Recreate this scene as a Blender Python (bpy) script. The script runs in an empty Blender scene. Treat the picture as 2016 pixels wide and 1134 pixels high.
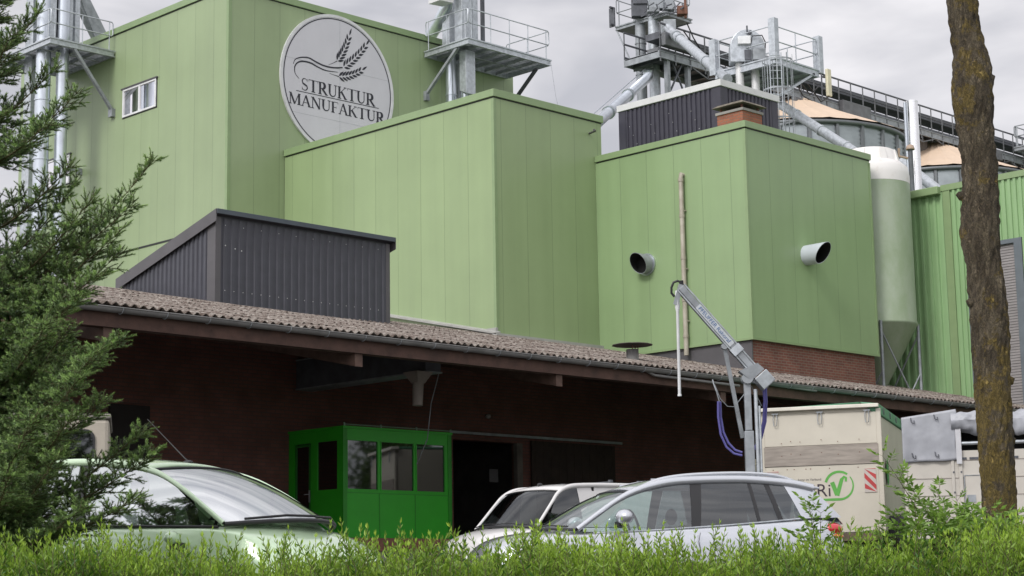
import bpy, bmesh, math, random
import numpy as np
from mathutils import Vector, Matrix
from math import sin, cos, tan, pi, radians, sqrt, atan2
S = bpy.context.scene
COL = S.collection
rnd = random.Random(7)
# ------------------------------------------------------------------ camera
PITCH, ROLL, YAW, FPX = radians(9.533), radians(-.934), radians(45.067), 3578.0
CAM = Vector((0, 0, 1.6))
FW = Vector((cos(YAW)*cos(PITCH), sin(YAW)*cos(PITCH), sin(PITCH)))
_r = Vector((sin(YAW), -cos(YAW), 0)); _u = _r.cross(FW)
RT = _r*cos(ROLL)+_u*sin(ROLL); UP = -_r*sin(ROLL)+_u*cos(ROLL)
cd = bpy.data.cameras.new('camera'); cam = bpy.data.objects.new('camera', cd); COL.objects.link(cam)
cam.matrix_world = Matrix(((RT.x, UP.x, -FW.x, CAM.x), (RT.y, UP.y, -FW.y, CAM.y), (RT.z, UP.z, -FW.z, CAM.z), (0, 0, 0, 1)))
cd.sensor_width = 36; cd.lens = 36*FPX/2016; cd.clip_end = 3000; cd.clip_start = .1
S.camera = cam
# ------------------------------------------------------------------ sky, sun, exposure
SUN_EL, SUN_AZ = radians(42), radians(188)      # overcast; brightest part of the cloud stands to the left (-X side)
w = bpy.data.worlds.new("World"); S.world = w; w.use_nodes = True
nt = w.node_tree; nt.nodes.clear()
def N(t, k, **kw):
    n = t.nodes.new(k)
    for a, b in kw.items(): setattr(n, a, b)
    return n
wo = N(nt, 'ShaderNodeOutputWorld'); bg = N(nt, 'ShaderNodeBackground'); nt.links.new(bg.outputs[0], wo.inputs[0])
sky = N(nt, 'ShaderNodeTexSky', sky_type='NISHITA', sun_disc=False); sky.sun_elevation = SUN_EL; sky.sun_rotation = radians(90)-SUN_AZ
bg.inputs['Strength'].default_value = .1
tc = N(nt, 'ShaderNodeTexCoord'); mp = N(nt, 'ShaderNodeMapping'); mp.inputs['Scale'].default_value = (1, 1, 2.6)
n1 = N(nt, 'ShaderNodeTexNoise'); n1.inputs['Scale'].default_value = 5.5; n1.inputs['Detail'].default_value = 5; n1.inputs['Roughness'].default_value = .48; n1.inputs['Distortion'].default_value = .35
nt.links.new(tc.outputs['Generated'], mp.inputs[0]); nt.links.new(mp.outputs[0], n1.inputs[0])
cr = N(nt, 'ShaderNodeValToRGB'); nt.links.new(n1.outputs[0], cr.inputs[0])
cr.color_ramp.elements[0].position = .36; cr.color_ramp.elements[0].color = (4.5, 4.5, 4.85, 1)
cr.color_ramp.elements[1].position = .64; cr.color_ramp.elements[1].color = (7.9, 7.7, 7.85, 1)
# thinner cloud overhead and towards the sun
dp = N(nt, 'ShaderNodeVectorMath', operation='DOT_PRODUCT'); nt.links.new(tc.outputs['Generated'], dp.inputs[0])
dp.inputs[1].default_value = (cos(SUN_AZ)*cos(SUN_EL), sin(SUN_AZ)*cos(SUN_EL), sin(SUN_EL))
mr = N(nt, 'ShaderNodeMapRange'); nt.links.new(dp.outputs['Value'], mr.inputs[0])
mr.inputs[1].default_value = -.1; mr.inputs[2].default_value = 1; mr.inputs[3].default_value = .95; mr.inputs[4].default_value = 1.9
ml = N(nt, 'ShaderNodeVectorMath', operation='SCALE'); nt.links.new(cr.outputs[0], ml.inputs[0]); nt.links.new(mr.outputs[0], ml.inputs['Scale'])
mx = N(nt, 'ShaderNodeMix', data_type='RGBA'); mx.inputs[0].default_value = .94
nt.links.new(sky.outputs[0], mx.inputs[6]); nt.links.new(ml.outputs[0], mx.inputs[7]); nt.links.new(mx.outputs[2], bg.inputs[0])
sd = bpy.data.lights.new('sun', 'SUN'); sd.energy = 1.5; sd.angle = radians(18); sd.color = (1, .97, .93)
so = bpy.data.objects.new('sun', sd); COL.objects.link(so)
so.rotation_euler = Vector((-cos(SUN_AZ)*cos(SUN_EL), -sin(SUN_AZ)*cos(SUN_EL), -sin(SUN_EL))).to_track_quat('-Z', 'Y').to_euler()
S.view_settings.view_transform = 'Standard'; S.view_settings.look = 'None'; S.view_settings.gamma = 1; S.view_settings.exposure = 0.40
S.view_settings.use_curve_mapping = False
# ------------------------------------------------------------------ measuring helpers: a sight line meets a wall plane at its real depth
def ray(x, y): return FW+RT*((x-1008)/FPX)-UP*((y-567)/FPX)
def onX(x, y, X): d = ray(x, y); return CAM+d*(X/d.x)
def onY(x, y, Y): d = ray(x, y); return CAM+d*(Y/d.y)
def dep(x, y, D): return CAM+ray(x, y)*D
def far(x, y, D): d = ray(x, y); return CAM+d*(D/(d.x*cos(YAW)+d.y*sin(YAW)))
FH = Vector((cos(YAW), sin(YAW), 0)); RH = Vector((sin(YAW), -cos(YAW), 0))
def lat(s, d, z): v = FH*d+RH*s; return Vector((v.x, v.y, z))
def ground_z(x, y):
    d = x*FH.x+y*FH.y
    pts = [(-1e4, 0), (8.5, 0), (13, 1.0), (15, 1.15), (22, 1.28), (29, 1.5), (38, 2.05), (46, 2.3), (70, 2.4), (1e4, 2.4)]
    for (a, za), (b, zb) in zip(pts, pts[1:]):
        if d <= b: return za+(zb-za)*(d-a)/(b-a)
    return 2.4
# ------------------------------------------------------------------ mesh helpers
class MB:
    def __init__(s): s.v = []; s.f = []; s.sm = []
    def add(s, vs, fs, smooth=False):
        o = len(s.v); s.v += [Vector(v) for v in vs]; s.f += [[i+o for i in f] for f in fs]; s.sm += [smooth]*len(fs); return s
    def box(s, x0, x1, y0, y1, z0, z1):
        return s.add([(x0, y0, z0), (x1, y0, z0), (x1, y1, z0), (x0, y1, z0), (x0, y0, z1), (x1, y0, z1), (x1, y1, z1), (x0, y1, z1)],
                     [(0, 3, 2, 1), (4, 5, 6, 7), (0, 1, 5, 4), (1, 2, 6, 5), (2, 3, 7, 6), (3, 0, 4, 7)])
    def hexa(s, b, t):       # bottom quad, top quad
        return s.add(list(b)+list(t), [(0, 3, 2, 1), (4, 5, 6, 7), (0, 1, 5, 4), (1, 2, 6, 5), (2, 3, 7, 6), (3, 0, 4, 7)])
    def bar(s, p, q, w=.05, h=None, up=(0, 0, 1)):
        p, q = Vector(p), Vector(q); h = h or w; d = (q-p).normalized(); up = Vector(up)
        if abs(d.dot(up)) > .98: up = Vector((1, 0, 0))
        a = d.cross(up).normalized(); b = a.cross(d); a = a*w/2; b = b*h/2
        return s.hexa([p-a-b, p+a-b, q+a-b, q-a-b], [p-a+b, p+a+b, q+a+b, q-a+b])
    def tube(s, pts, r, n=8, caps=True):
        pts = [Vector(p) for p in pts]; rs = r if isinstance(r, (list, tuple)) else [r]*len(pts)
        vs = []; prev = None
        for i, p in enumerate(pts):
            t = (pts[min(i+1, len(pts)-1)]-pts[max(i-1, 0)]).normalized()
            if prev is None:
                a = t.orthogonal().normalized()
            else:
                a = (prev-t*prev.dot(t)); a = a.normalized() if a.length > 1e-6 else t.orthogonal().normalized()
            prev = a; b = t.cross(a)
            for k in range(n): vs.append(p+(a*cos(2*pi*k/n)+b*sin(2*pi*k/n))*rs[i])
        fs = [(i*n+k, i*n+(k+1) % n, (i+1)*n+(k+1) % n, (i+1)*n+k) for i in range(len(pts)-1) for k in range(n)]
        s.add(vs, fs, True)
        if caps: s.add(vs[:n], [tuple(range(n))[::-1]]); s.add(vs[-n:], [tuple(range(n))])
        return s
    def lathe(s, prof, c, n=32, smooth=True):
        vs = []; c = Vector(c)
        for r, z in prof:
            for k in range(n): vs.append(c+Vector((r*cos(2*pi*k/n), r*sin(2*pi*k/n), z)))
        return s.add(vs, [(i*n+k, i*n+(k+1) % n, (i+1)*n+(k+1) % n, (i+1)*n+k) for i in range(len(prof)-1) for k in range(n)], smooth)
    def prism(s, poly, d):   # planar polygon pushed by vector d
        d = Vector(d); n = len(poly); a = [Vector(p) for p in poly]
        return s.add(a+[p+d for p in a], [tuple(range(n))[::-1], tuple(range(n, 2*n))]+[(i, (i+1) % n, n+(i+1) % n, n+i) for i in range(n)])
    def grid(s, fn, nu, nv, smooth=True):
        vs = [fn(i/nu, j/nv) for i in range(nu+1) for j in range(nv+1)]
        return s.add(vs, [(i*(nv+1)+j, (i+1)*(nv+1)+j, (i+1)*(nv+1)+j+1, i*(nv+1)+j+1) for i in range(nu) for j in range(nv)], smooth)
    def build(s, name, mat, parent=None, bevel=0, local=False, subsurf=0, recalc=True, solid=0):
        o0 = Vector((0, 0, 0))
        if parent is not None and not local: o0 = Vector(ORG.get(parent.name, (0, 0, 0)))
        m = bpy.data.meshes.new(name); m.from_pydata([v-o0 for v in s.v], [], s.f); m.validate()
        if len(m.polygons) == len(s.sm): m.polygons.foreach_set('use_smooth', s.sm)
        if recalc:
            b = bmesh.new(); b.from_mesh(m); bmesh.ops.recalc_face_normals(b, faces=b.faces); b.to_mesh(m); b.free()
        o = bpy.data.objects.new(name, m); COL.objects.link(o); m.materials.append(mat)
        if parent is not None: o.parent = parent; ORG[o.name] = ORG.get(parent.name, Vector((0, 0, 0)))
        if subsurf: k = o.modifiers.new('sub', 'SUBSURF'); k.levels = k.render_levels = subsurf
        if solid: k = o.modifiers.new('solid', 'SOLIDIFY'); k.thickness = solid
        if bevel: k = o.modifiers.new('bevel', 'BEVEL'); k.width = bevel; k.segments = 2; k.limit_method = 'ANGLE'
        return o
ORG = {}
def thing(name, label, cat, loc=(0, 0, 0), rz=0, group=None):
    o = bpy.data.objects.new(name, None); COL.objects.link(o); o.location = loc; o.rotation_euler = (0, 0, rz); o.empty_display_size = .2
    o['label'] = label; o['category'] = cat
    if group: o['group'] = group
    ORG[o.name] = Vector(loc); return o
def tag(o, label, cat, group=None, kind=None):
    o['label'] = label; o['category'] = cat
    if group: o['group'] = group
    if kind: o['kind'] = kind
    return o
def copy_tree(o, parent=None):
    c = o.copy(); COL.objects.link(c)
    if parent is not None: c.parent = parent
    for ch in list(o.children): copy_tree(ch, c)
    return c
def npmesh(name, V, F, mat, parent=None, cols=None, smooth=False):
    """V (n,3) float, F (m,k) int with equal k"""
    m = bpy.data.meshes.new(name); k = F.shape[1]
    o0 = np.array(ORG.get(parent.name, (0, 0, 0)), float) if parent is not None else 0
    m.vertices.add(len(V)); m.vertices.foreach_set('co', (V-o0).astype(np.float32).ravel())
    m.loops.add(F.size); m.loops.foreach_set('vertex_index', F.astype(np.int32).ravel())
    m.polygons.add(len(F)); m.polygons.foreach_set('loop_start', np.arange(0, F.size, k, dtype=np.int32))
    m.update(calc_edges=True)
    if smooth: m.polygons.foreach_set('use_smooth', [True]*len(F))
    if cols is not None:
        a = m.attributes.new('tone', 'FLOAT', 'POINT'); a.data.foreach_set('value', cols.astype(np.float32))
    o = bpy.data.objects.new(name, m); COL.objects.link(o); m.materials.append(mat)
    if parent is not None: o.parent = parent; ORG[o.name] = ORG.get(parent.name, Vector((0, 0, 0)))
    return o
# ------------------------------------------------------------------ materials
MATS = {}
def mat(name, col, rough=.6, metal=0, var=.12, vscale=2.5, bump=0, bscale=40, spec=.5, coat=0, col2=None, mixlo=.4, mixhi=.65, stretch=(1, 1, 1), trans=0, alpha=1, coord='Object', sss=0):
    m = bpy.data.materials.new(name); m.use_nodes = True; t = m.node_tree; b = t.nodes['Principled BSDF']
    b.inputs['Roughness'].default_value = rough; b.inputs['Metallic'].default_value = metal
    b.inputs['Specular IOR Level'].default_value = spec; b.inputs['Coat Weight'].default_value = coat; b.inputs['Coat Roughness'].default_value = .06
    if trans: b.inputs['Transmission Weight'].default_value = trans
    if alpha < 1: b.inputs['Alpha'].default_value = alpha
    tcn = N(t, 'ShaderNodeTexCoord'); mpn = N(t, 'ShaderNodeMapping'); mpn.inputs['Scale'].default_value = stretch
    t.links.new(tcn.outputs[coord], mpn.inputs[0])
    no = N(t, 'ShaderNodeTexNoise'); no.inputs['Scale'].default_value = vscale; no.inputs['Detail'].default_value = 6; no.inputs['Roughness'].default_value = .6
    t.links.new(mpn.outputs[0], no.inputs[0])
    r = N(t, 'ShaderNodeValToRGB'); t.links.new(no.outputs[0], r.inputs[0])
    c2 = col2 or tuple(min(1, c*(1+var)) for c in col); c1 = col if col2 else tuple(c*(1-var) for c in col)
    r.color_ramp.elements[0].position = mixlo if col2 else .3; r.color_ramp.elements[1].position = mixhi if col2 else .7
    r.color_ramp.elements[0].color = (*c1, 1); r.color_ramp.elements[1].color = (*c2, 1)
    t.links.new(r.outputs[0], b.inputs['Base Color'])
    if bump:
        n2 = N(t, 'ShaderNodeTexNoise'); n2.inputs['Scale'].default_value = bscale; n2.inputs['Detail'].default_value = 4
        t.links.new(mpn.outputs[0], n2.inputs[0])
        bp = N(t, 'ShaderNodeBump'); bp.inputs['Strength'].default_value = bump; bp.inputs['Distance'].default_value = .02
        t.links.new(n2.outputs[0], bp.inputs['Height']); t.links.new(bp.outputs[0], b.inputs['Normal'])
    MATS[name] = m; return m
def math_(t, op, a, b=None, c=None):
    n = N(t, 'ShaderNodeMath', operation=op)
    for i, v in enumerate((a, b, c)):
        if v is None: continue
        if isinstance(v, (int, float)): n.inputs[i].default_value = v
        else: t.links.new(v, n.inputs[i])
    return n.outputs[0]
def panel_mat(name, col, pitch=1.0, ox=0., oy=0., rough=.33, dirt=.1, streak=.18):
    """coated sandwich panels: real joints every metre in X and in Y, faint streaks of rain dirt"""
    m = mat(name, col, rough, var=.07, vscale=.3, spec=.5)
    t = m.node_tree; b = t.nodes['Principled BSDF']
    g = N(t, 'ShaderNodeNewGeometry'); sp = N(t, 'ShaderNodeSeparateXYZ'); t.links.new(g.outputs['Position'], sp.inputs[0])
    sn = N(t, 'ShaderNodeSeparateXYZ'); t.links.new(g.outputs['True Normal'], sn.inputs[0])
    isx = math_(t, 'GREATER_THAN', math_(t, 'ABSOLUTE', sn.outputs[0]), .5)
    xs = math_(t, 'ADD', sp.outputs[0], -ox+100*pitch); ys = math_(t, 'ADD', sp.outputs[1], -oy+100*pitch)
    u = math_(t, 'ADD', math_(t, 'MULTIPLY', isx, ys), math_(t, 'MULTIPLY', math_(t, 'SUBTRACT', 1., isx), xs))
    fr = math_(t, 'FRACT', math_(t, 'DIVIDE', u, pitch))
    dist = math_(t, 'MULTIPLY', math_(t, 'MINIMUM', fr, math_(t, 'SUBTRACT', 1., fr)), pitch)
    joint = math_(t, 'LESS_THAN', dist, .011)
    fl = math_(t, 'FLOOR', math_(t, 'DIVIDE', u, pitch))
    wn = N(t, 'ShaderNodeTexWhiteNoise', noise_dimensions='1D'); t.links.new(fl, wn.inputs['W'])
    # streaks
    mp2 = N(t, 'ShaderNodeMapping'); mp2.inputs['Scale'].default_value = (2.6, 2.6, .16); t.links.new(g.outputs['Position'], mp2.inputs[0])
    ns = N(t, 'ShaderNodeTexNoise'); ns.inputs['Scale'].default_value = 1; ns.inputs['Detail'].default_value = 5; t.links.new(mp2.outputs[0], ns.inputs[0])
    f1 = math_(t, 'ADD', math_(t, 'MULTIPLY', math_(t, 'SUBTRACT', ns.outputs[0], .5), streak), 1.)
    f2 = math_(t, 'ADD', math_(t, 'MULTIPLY', math_(t, 'SUBTRACT', wn.outputs['Value'], .5), .05), 1.)
    f3 = math_(t, 'SUBTRACT', 1., math_(t, 'MULTIPLY', joint, .26))
    f = math_(t, 'MULTIPLY', math_(t, 'MULTIPLY', f1, f2), f3)
    src = b.inputs['Base Color'].links[0].from_socket
    vm = N(t, 'ShaderNodeVectorMath', operation='SCALE'); t.links.new(src, vm.inputs[0]); t.links.new(f, vm.inputs['Scale'])
    t.links.new(vm.outputs[0], b.inputs['Base Color'])
    t.links.new(math_(t, 'ADD', math_(t, 'MULTIPLY', ns.outputs[0], .22), rough-.08), b.inputs['Roughness'])
    wv = N(t, 'ShaderNodeTexNoise'); wv.inputs['Scale'].default_value = .9; wv.inputs['Detail'].default_value = 2; t.links.new(g.outputs['Position'], wv.inputs[0])
    bp = N(t, 'ShaderNodeBump'); bp.inputs['Strength'].default_value = .5; bp.inputs['Distance'].default_value = .02
    t.links.new(math_(t, 'ADD', math_(t, 'MULTIPLY', joint, -.5), math_(t, 'MULTIPLY', wv.outputs[0], .6)), bp.inputs['Height']); t.links.new(bp.outputs[0], b.inputs['Normal'])
    return m
GREEN = (.28, .357, .198)
M_tall = panel_mat('panel_green', GREEN, 1.09, ox=35.2, oy=48.45)
M_mid = panel_mat('panel_green_mid', (.27, .358, .182), 1.09, ox=37.9, oy=38.43)
M_blk = panel_mat('panel_green_block', (.25, .352, .178), 1.10, ox=42.16, oy=32.91)
M_cope = mat('green_trim', (.23, .32, .16), .35, var=.05)
M_hall = mat('green_sheet', (.27, .42, .21), .4, var=.07, stretch=(1, 1, .3))
M_tank = mat('tank_plastic', (.27, .34, .22), .5, var=.1, col2=(.34, .40, .30), stretch=(1, 1, .6), vscale=1.4)
M_tankw = mat('tank_white', (.72, .70, .68), .45, col2=(.55, .50, .46), mixlo=.55, mixhi=.8, vscale=2)
M_galv = mat('galvanised', (.46, .49, .52), .38, metal=.55, var=.22, vscale=7, bump=.05)
M_galvd = mat('galvanised_dull', (.30, .32, .34), .55, metal=.35, var=.25, vscale=4, bump=.05)
M_dark_steel = mat('dark_steel', (.10, .105, .12), .6, metal=.2, var=.3, vscale=3)
M_pipe = mat('pipe_metal', (.56, .60, .65), .28, metal=.8, var=.12, vscale=2.5, stretch=(1, 1, .5))
M_chrome = mat('flue_steel', (.82, .82, .82), .16, metal=1, var=.05)
M_antr = mat('anthracite_sheet', (.052, .053, .067), .42, var=.12, vscale=3)
M_antp = mat('penthouse_sheet', (.036, .034, .050), .45, var=.15, vscale=3)
M_antr_trim = mat('anthracite_trim', (.088, .084, .09), .5, var=.1)
M_zinc = mat('zinc_trim', (.62, .62, .62), .45, metal=.2, var=.06)
M_gut = mat('gutter_zinc', (.19, .185, .18), .7, metal=.05, var=.25, vscale=2.5, stretch=(1, 1, 1))
M_beam = mat('brown_timber', (.085, .045, .034), .75, var=.35, vscale=3.5, bump=.3, bscale=14)
M_raft = mat('rafter_timber', (.11, .065, .05), .75, var=.3, vscale=5)
M_wood = mat('dark_boards', (.035, .022, .018), .8, var=.3, vscale=4)
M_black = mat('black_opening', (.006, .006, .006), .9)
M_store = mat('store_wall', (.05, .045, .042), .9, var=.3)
M_rubber = mat('rubber', (.025, .025, .027), .7, var=.3, vscale=12, bump=.2)
M_rub2 = mat('black_seal', (.02, .02, .022), .5)
M_booth = mat('booth_green', (.03, .42, .02), .35, var=.06)
M_boothrail = mat('booth_rail', (.25, .35, .27), .4, metal=.4)
M_cream = mat('cream_panel', (.545, .51, .43), .5, var=.06, vscale=1.3, bump=.04)
M_cream2 = mat('pale_panel', (.50, .47, .42), .45, var=.08, vscale=2)
M_bare = mat('bare_alu_band', (.30, .265, .23), .55, metal=.2, var=.25, vscale=5, stretch=(.4, .4, 3))
M_tarp = mat('grey_tarp', (.33, .34, .37), .45, var=.12, vscale=3, bump=.25, bscale=3)
M_gtarp = mat('green_tarp', (.07, .22, .12), .5, var=.2, vscale=6, bump=.4, bscale=8)
M_txtk = mat('lettering_dark', (.03, .02, .03), .5)
M_txtg = mat('lettering_green', (.10, .36, .06), .5)
M_txtb = mat('lettering_blue', (.02, .09, .25), .5)
M_white = mat('white_paint', (.72, .73, .74), .4)
M_red = mat('red_reflector', (.45, .05, .05), .3)
M_sign = mat('sign_sheet', (.56, .55, .60), .4, var=.04, vscale=.8)
M_signrim = mat('sign_rim', (.62, .62, .64), .35)
M_navy = mat('sign_ink', (.012, .013, .022), .45)
M_tan = mat('silo_roof_sheet', (.62, .475, .35), .55, var=.06, vscale=1.2)
M_siloring = mat('silo_ring', (.16, .17, .18), .5, metal=.4)
M_hose = mat('blue_hose', (.13, .12, .36), .35)
M_conc = mat('concrete', (.28, .27, .25), .85, var=.15, bump=.2)
M_asph = mat('asphalt', (.055, .054, .052), .9, var=.2, vscale=8, bump=.5, bscale=90)
M_grass = mat('verge_grass', (.05, .09, .02), .95, var=.4, vscale=6, bump=.6, bscale=60)
M_rust = mat('rusty_iron', (.16, .07, .045), .7, var=.3, vscale=9)
M_beige = mat('beige_plastic', (.60, .57, .42), .45)
M_inter = mat('cabin_inner_wall', (.33, .29, .28), .6)
M_dpipe = mat('beige_pipe', (.32, .29, .23), .5, col2=(.42, .39, .32), vscale=3)
def bark_mat():
    m = mat('bark', (.12, .09, .055), .9, col2=(.25, .20, .13), mixlo=.42, mixhi=.62, vscale=16, stretch=(1, 1, .35))
    t = m.node_tree; b = t.nodes['Principled BSDF']; src = b.inputs['Base Color'].links[0].from_socket
    g = N(t, 'ShaderNodeNewGeometry')
    n = N(t, 'ShaderNodeTexNoise'); n.inputs['Scale'].default_value = 9; n.inputs['Detail'].default_value = 7; n.inputs['Roughness'].default_value = .72; t.links.new(g.outputs['Position'], n.inputs[0])
    nb = N(t, 'ShaderNodeTexNoise'); nb.inputs['Scale'].default_value = 1.7; nb.inputs['Detail'].default_value = 3; t.links.new(g.outputs['Position'], nb.inputs[0])
    s = math_(t, 'ADD', n.outputs[0], math_(t, 'MULTIPLY', nb.outputs[0], .8))
    r = N(t, 'ShaderNodeMapRange'); t.links.new(s, r.inputs[0]); r.inputs[1].default_value = .93; r.inputs[2].default_value = 1.0; r.inputs[4].default_value = .8
    mx = N(t, 'ShaderNodeMix', data_type='RGBA'); t.links.new(r.outputs[0], mx.inputs[0]); t.links.new(src, mx.inputs[6]); mx.inputs[7].default_value = (.29, .205, .045, 1)
    t.links.new(mx.outputs[2], b.inputs['Base Color'])
    mpn = N(t, 'ShaderNodeMapping'); mpn.inputs['Scale'].default_value = (30, 30, 15); t.links.new(g.outputs['Position'], mpn.inputs[0])
    v = N(t, 'ShaderNodeTexNoise'); t.links.new(mpn.outputs[0], v.inputs['Vector']); v.inputs['Scale'].default_value = 1.6; v.inputs['Detail'].default_value = 8; v.inputs['Roughness'].default_value = .68; v.inputs['Distortion'].default_value = .8
    rg = math_(t, 'ABSOLUTE', math_(t, 'SUBTRACT', v.outputs[0], .5))
    bp = N(t, 'ShaderNodeBump'); bp.inputs['Strength'].default_value = 1; bp.inputs['Distance'].default_value = .03
    t.links.new(math_(t, 'ADD', math_(t, 'MULTIPLY', math_(t, 'MINIMUM', rg, .12), 5.), n.outputs[0]), bp.inputs['Height']); t.links.new(bp.outputs[0], b.inputs['Normal'])
    cl = N(t, 'ShaderNodeMapRange'); t.links.new(rg, cl.inputs[0]); cl.inputs[2].default_value = .055; cl.inputs[3].default_value = .22
    vm = N(t, 'ShaderNodeVectorMath', operation='SCALE'); t.links.new(mx.outputs[2], vm.inputs[0]); t.links.new(cl.outputs[0], vm.inputs['Scale']); t.links.new(vm.outputs[0], b.inputs['Base Color'])
    return m
M_bark = bark_mat()
def brick_mat(name, c1, c2, mortar, sc=1.0):
    m = bpy.data.materials.new(name); m.use_nodes = True; t = m.node_tree; b = t.nodes['Principled BSDF']; b.inputs['Roughness'].default_value = .85
    g = N(t, 'ShaderNodeNewGeometry'); sp = N(t, 'ShaderNodeSeparateXYZ'); t.links.new(g.outputs['Position'], sp.inputs[0])
    cb = N(t, 'ShaderNodeCombineXYZ'); t.links.new(math_(t, 'ADD', sp.outputs[0], sp.outputs[1]), cb.inputs[0]); t.links.new(sp.outputs[2], cb.inputs[1])
    br = N(t, 'ShaderNodeTexBrick'); t.links.new(cb.outputs[0], br.inputs[0]); br.inputs['Scale'].default_value = 1
    br.inputs['Brick Width'].default_value = .25*sc; br.inputs['Row Height'].default_value = .083*sc; br.inputs['Mortar Size'].default_value = .011*sc; br.inputs['Bias'].default_value = 0
    br.inputs['Color1'].default_value = (*c1, 1); br.inputs['Color2'].default_value = (*c2, 1); br.inputs['Mortar'].default_value = (*mortar, 1)
    n = N(t, 'ShaderNodeTexNoise'); n.inputs['Scale'].default_value = 2; n.inputs['Detail'].default_value = 6; t.links.new(g.outputs['Position'], n.inputs[0])
    vm = N(t, 'ShaderNodeVectorMath', operation='SCALE'); t.links.new(br.outputs[0], vm.inputs[0]); t.links.new(math_(t, 'ADD', n.outputs[0], .5), vm.inputs['Scale'])
    t.links.new(vm.outputs[0], b.inputs['Base Color'])
    bp = N(t, 'ShaderNodeBump'); bp.inputs['Strength'].default_value = .6; bp.inputs['Distance'].default_value = .01; bp.invert = True
    t.links.new(br.outputs['Fac'], bp.inputs['Height']); t.links.new(bp.outputs[0], b.inputs['Normal'])
    return m
M_brick = brick_mat('red_brick', (.20, .075, .05), (.15, .055, .042), (.20, .15, .12))
M_brickd = brick_mat('dark_brick', (.175, .072, .055), (.15, .062, .048), (.10, .065, .055))
M_brickc = brick_mat('chimney_brick', (.34, .12, .065), (.26, .09, .055), (.20, .13, .09))
def roof_mat():
    m = mat('fibre_cement_roof', (.19, .14, .115), .9, col2=(.30, .25, .21), mixlo=.4, mixhi=.6, vscale=1.2)
    t = m.node_tree; b = t.nodes['Principled BSDF']; src = b.inputs['Base Color'].links[0].from_socket
    g = N(t, 'ShaderNodeNewGeometry')
    n = N(t, 'ShaderNodeTexNoise'); n.inputs['Scale'].default_value = 7; n.inputs['Detail'].default_value = 8; n.inputs['Roughness'].default_value = .8; t.links.new(g.outputs['Position'], n.inputs[0])
    r = N(t, 'ShaderNodeValToRGB'); t.links.new(n.outputs[0], r.inputs[0]); e = r.color_ramp.elements
    e[0].position = .41; e[0].color = (.05, .027, .018, 1); e[1].position = .60; e[1].color = (.46, .43, .385, 1); k = e.new(.5); k.color = (.18, .15, .13, 1)
    mx = N(t, 'ShaderNodeMix', data_type='RGBA'); mx.inputs[0].default_value = .7; t.links.new(src, mx.inputs[6]); t.links.new(r.outputs[0], mx.inputs[7]); t.links.new(mx.outputs[2], b.inputs['Base Color'])
    bp = N(t, 'ShaderNodeBump'); bp.inputs['Strength'].default_value = .9; bp.inputs['Distance'].default_value = .04; t.links.new(n.outputs[0], bp.inputs['Height']); t.links.new(bp.outputs[0], b.inputs['Normal'])
    return m
M_roof = roof_mat()
def leaf_mat(name, lo, hi, rough=.45, transl=.35):
    m = bpy.data.materials.new(name); m.use_nodes = True; t = m.node_tree; b = t.nodes['Principled BSDF']; out = t.nodes['Material Output']
    b.inputs['Roughness'].default_value = rough
    a = N(t, 'ShaderNodeAttribute', attribute_name='tone'); r = N(t, 'ShaderNodeValToRGB'); t.links.new(a.outputs['Fac'], r.inputs[0])
    r.color_ramp.elements[0].color = (*lo, 1); r.color_ramp.elements[1].color = (*hi, 1)
    t.links.new(r.outputs[0], b.inputs['Base Color'])
    tr = N(t, 'ShaderNodeBsdfTranslucent'); t.links.new(r.outputs[0], tr.inputs[0])
    ms = N(t, 'ShaderNodeMixShader'); ms.inputs[0].default_value = transl
    t.links.new(b.outputs[0], ms.inputs[1]); t.links.new(tr.outputs[0], ms.inputs[2]); t.links.new(ms.outputs[0], out.inputs[0])
    return m
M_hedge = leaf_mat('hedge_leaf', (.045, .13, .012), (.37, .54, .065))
M_elder = leaf_mat('shrub_leaf', (.05, .13, .02), (.22, .36, .06))
M_needle = leaf_mat('spruce_needle', (.018, .05, .024), (.26, .41, .11), transl=.15)
M_crown = leaf_mat('crown_leaf', (.03, .07, .015), (.12, .2, .04))
M_stem = mat('twig', (.10, .085, .04), .8)
def carpaint(name, col, metal=.3, rough=.3):
    m = mat(name, col, rough, metal=metal, var=.01, coat=1); return m
M_silver = carpaint('silver_paint', (.56, .58, .62), .6, .26)
M_mint = carpaint('mint_paint', (.60, .78, .53), .1, .26)
M_vanw = carpaint('white_van_paint', (.62, .61, .60), 0, .4)
def glass_mat(name, tint, alpha, rough=.03):
    m = bpy.data.materials.new(name); m.use_nodes = True; t = m.node_tree; out = t.nodes['Material Output']; t.nodes.remove(t.nodes['Principled BSDF'])
    tr = N(t, 'ShaderNodeBsdfTransparent'); tr.inputs[0].default_value = (*tint, 1)
    gl = N(t, 'ShaderNodeBsdfGlossy'); gl.inputs['Roughness'].default_value = rough; gl.inputs[0].default_value = (.9, .93, .95, 1)
    fr = N(t, 'ShaderNodeFresnel'); fr.inputs[0].default_value = alpha
    ms = N(t, 'ShaderNodeMixShader'); t.links.new(fr.outputs[0], ms.inputs[0]); t.links.new(tr.outputs[0], ms.inputs[1]); t.links.new(gl.outputs[0], ms.inputs[2]); t.links.new(ms.outputs[0], out.inputs[0])
    return m
M_glass = glass_mat('clear_glass', (.66, .78, .75), 2.1)
M_glassd = glass_mat('privacy_glass', (.20, .23, .24), 2.0)
M_ws = glass_mat('windscreen_glass', (.66, .74, .71), 2.9)
M_wsm = glass_mat('mint_car_glass', (.55, .58, .60), 16.0)
M_wss = glass_mat('mint_side_glass', (.5, .53, .55), 5.5)
M_wsv = glass_mat('van_glass', (.22, .25, .25), 1.6)
M_gal = mat('gallery_steel', (.15, .155, .165), .6, metal=.25, var=.25, vscale=3)
M_bglass = glass_mat('booth_glass', (.08, .08, .08), 2.2)
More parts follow.
